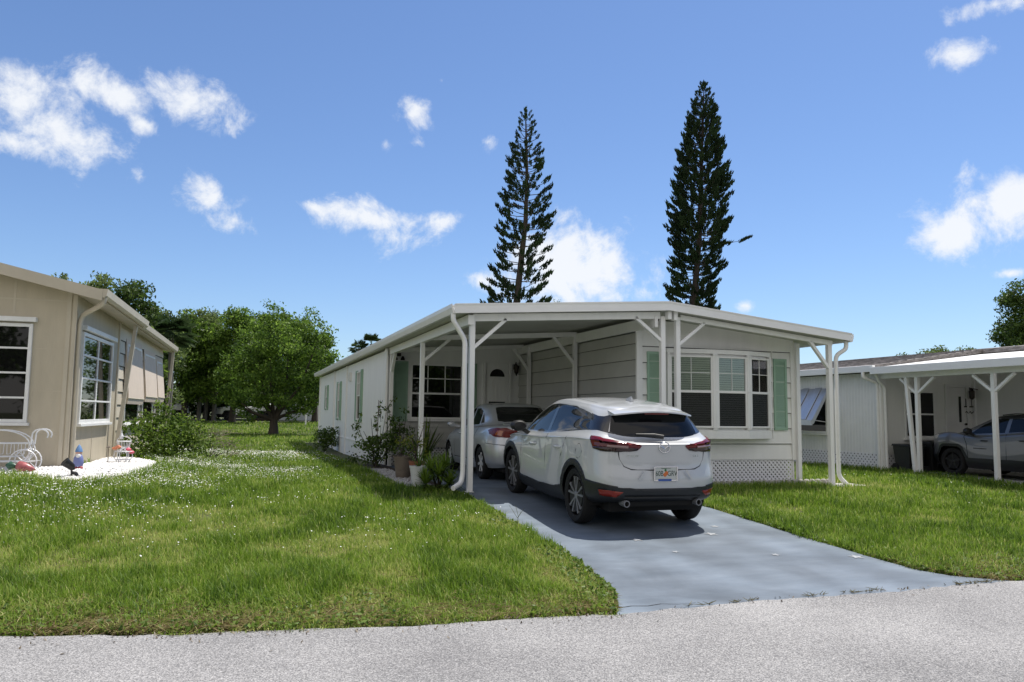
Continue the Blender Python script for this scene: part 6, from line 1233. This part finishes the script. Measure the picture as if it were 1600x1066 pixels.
# straw and dead thatch lying in the verge
STRAW = leafmat('straw', (.16, .115, .05), (.52, .45, .24), .2, rough=.7)
n = 60000; x = rng.uniform(-7.5, 8, n); y = roadedge(x)+rng.exponential(.45, n)+.02; k = keepgrass(x, y) & (rng.uniform(0, 1, n) < .18+.75*vn(x, y, 1.1, 2)**1.5); x, y = x[k], y[k]
P = np.stack([x, y, gz(x, y)+rng.uniform(.01, .05, len(x))], 1); a = rng.uniform(0, 6.28, len(x)); dd = np.stack([np.cos(a), np.sin(a), rng.uniform(-.1, .45, len(x))], 1)
V, F = leaves(P, .13, .035, 2.5, dirs=dd, curl=.1); tag(np_mesh('dry_straw', V, [F], STRAW, None, np.clip(np.repeat(rng.normal(.45, .25, len(P)), 4), 0, 1)), 'dry straw and thatch lying in the grass verge along the street', 'straw', kind='stuff')
# small white lawn flowers in drifts
n = 150000; x = rng.uniform(-9, 0, n); y = rng.uniform(-4, 20, n); dd = np.hypot(x-CAMP.x, y-CAMP.y); f = patch(x, y, .55, .6)*patch(x, y, 1.6, 2.2)
k = keepgrass(x, y) & (rng.uniform(0, 1, n) < np.clip((f-.07)*2.8, 0, 1)*np.interp(y, [-4, -2, 1, 6, 12, 18], [.03, .16, .8, .95, .4, .08])*np.interp(x, [-7, -5, -2, -.8], [.6, .95, .95, .3])); x, y, dd = x[k], y[k], dd[k]
x2 = rng.uniform(7.5, 12, 1500); y2 = rng.uniform(-3, 1.5, 1500); k = keepgrass(x2, y2) & (rng.uniform(0, 1, 1500) < .25*patch(x2, y2, 1.2)); x, y = np.concatenate([x, x2[k]]), np.concatenate([y, y2[k]])
n = len(x); z = gz(x, y)+rng.uniform(.07, .13, n); r = .0066*rng.uniform(.7, 1.4, n)*np.maximum(1, np.hypot(x-CAMP.x, y-CAMP.y)/17); tl = rng.normal(0, .3, (n, 2)); V = []
for j in range(6):
    a = j*math.pi/3; c, s = math.cos(a)*r, math.sin(a)*r; V.append(np.stack([x+c, y+s, z+c*tl[:, 0]+s*tl[:, 1]], 1))
V = np.stack(V, 1).reshape(-1, 3); F = np.arange(n)[:, None]*6+np.arange(6)[None]; tag(np_mesh('white_flowers', V, [F], mat('white_petal', (.80, .80, .76), .7)), 'drifts of tiny white flowers in the lawn between the homes', 'flowers', kind='stuff')
# seed stalks and dry tufts where the driveway meets the street
b = MB()
for k in range(80):
    x = rng.uniform(.2, 3.9)**1.0; x = np.clip(x+rng.normal(0, .1), 0, 4); 
    if math.sin(x*4.1)+math.sin(x*9.7) < .2: continue
    y = float(roadedge(x))+rng.normal(0, .015); z = .02
    for j in range(3): e = (x+rng.normal(0, .05), y+rng.normal(0, .03), z+rng.uniform(.006, .028)); b.tube([(x, y, z), e], [.004, .0015], 3)
tag(b.build('dry_tufts', MT['dry'] if 'dry' in MT else mat('dry_grass', (.20, .18, .09), .9)), 'dry grass tufts in the seam between driveway and street', 'dry grass', kind='stuff')
b = MB(); o = Vector((-.16, -2.85, gzf(-.1, -2.85))); b.tube([o, o+Vector((.02, 0, .16)), o+Vector((-.02, 0, .30))], [.004, .003, .002], 4)
for a in ((.10, 0, .26), (-.10, 0, .30), (.06, 0, .22)): b.tube([o+Vector((.01, 0, .14)), o+Vector(a)], [.003, .0015], 4)
tag(b.build('weed_stalk', mat('weed_stem', (.12, .13, .06), .8)), 'thin branching weed stalk at the left driveway edge', 'weed')

# ---------------------------------------------------------------- left and right pieces of one kind become parts of their own
def split_parts(names):
    for o in [o for o in bpy.data.objects if o.type == 'MESH' and o.name.split('.')[0] in names]:
        me = o.data; n = len(me.vertices); par = list(range(n))
        def find(a):
            while par[a] != a: par[a] = par[par[a]]; a = par[a]
            return a
        for e in me.edges: par[find(e.vertices[0])] = find(e.vertices[1])
        g = {}
        for i in range(n): g.setdefault(find(i), []).append(i)
        co = np.array([v.co for v in me.vertices]); grp = [[np.array(v)] for v in g.values()]; bb = [(co[v[0]].min(0), co[v[0]].max(0)) for v in grp]; k = 0
        while k < len(grp):                                     # islands that touch stay together
            hit = [j for j in range(k+1, len(grp)) if np.all(bb[k][0]-.02 <= bb[j][1]) and np.all(bb[j][0]-.02 <= bb[k][1])]
            if hit:
                for j in hit[::-1]: grp[k] += grp.pop(j); q = bb.pop(j); bb[k] = (np.minimum(bb[k][0], q[0]), np.maximum(bb[k][1], q[1]))
            else: k += 1
        if len(grp) < 2: continue
        kids = [c for c in bpy.data.objects if c.parent == o]; pieces = []
        for v in grp:
            keep = set(int(a) for q in v for a in q); m2 = me.copy(); m2.name = me.name; bm = bmesh.new(); bm.from_mesh(m2); bm.verts.ensure_lookup_table(); bmesh.ops.delete(bm, geom=[w for w in bm.verts if w.index not in keep], context='VERTS'); bm.to_mesh(m2); bm.free()
            if not pieces: o.data = m2; c = o
            else: c = o.copy(); c.data = m2; COL.objects.link(c)
            pieces.append((c, co[list(keep)].mean(0)))
        for kd in kids:
            kc = np.array([v.co for v in kd.data.vertices]).mean(0); kd.parent = min(pieces, key=lambda p: ((p[1]-kc)**2).sum())[0]
split_parts({'frieze_panel', 'cross_beam', 'panel_trim', 'corner_trim', 'taillight', 'headlight', 'side_window', 'quarter_window', 'reflector', 'rear_glass_glint', 'beam_bracket', 'front_beam', 'amber_lens', 'bumper_crease', 'window_surround', 'rear_window_surround', 'badge', 'mullion', 'siding', 'skirt_backing', 'lattice_skirt', 'emblem', 'welcome_sign', 'shingle_course', 'panel_gap', 'taillight_lower_lens'})

b = MB(); cp = [(-.45, -6.16), (-.30, -6.13), (-.16, -6.16), (-.02, -6.13), (.12, -6.17), (.30, -6.16)]
for (x0, y0), (x1, y1), w in zip(cp, cp[1:], (.010, .009, .008, .006, .004)):
    b.add([(x0, y0-w/2, gzf(x0, y0)+.0225), (x1, y1-w/2, gzf(x1, y1)+.0225), (x1, y1+w/2, gzf(x1, y1)+.0225), (x0, y0+w/2, gzf(x0, y0)+.0225)], [(0,1,2,3)])
tag(b.build('driveway_crack', MT['black']), 'hairline crack across the lower left corner of the driveway', 'crack', kind='structure')
n = 700; x = rng.uniform(-5, 6, n); y = roadedge(x)-rng.exponential(.10, n)+.03; P = np.stack([x, y, np.where(y < roadedge(x), .018, gz(x, y)+.025)+.004], 1); k = (x < -.5) | (rng.uniform(0, 1, n) < .25); P = P[k]
V, F = leaves(P, .03, .45, 4); tag(np_mesh('leaf_litter', V, [F], LEAF['twig'], None, np.clip(np.repeat(rng.normal(.5, .25, len(P)), 4), 0, 1)), 'dry leaf litter and clippings along the edge of the street', 'leaf litter', kind='stuff')
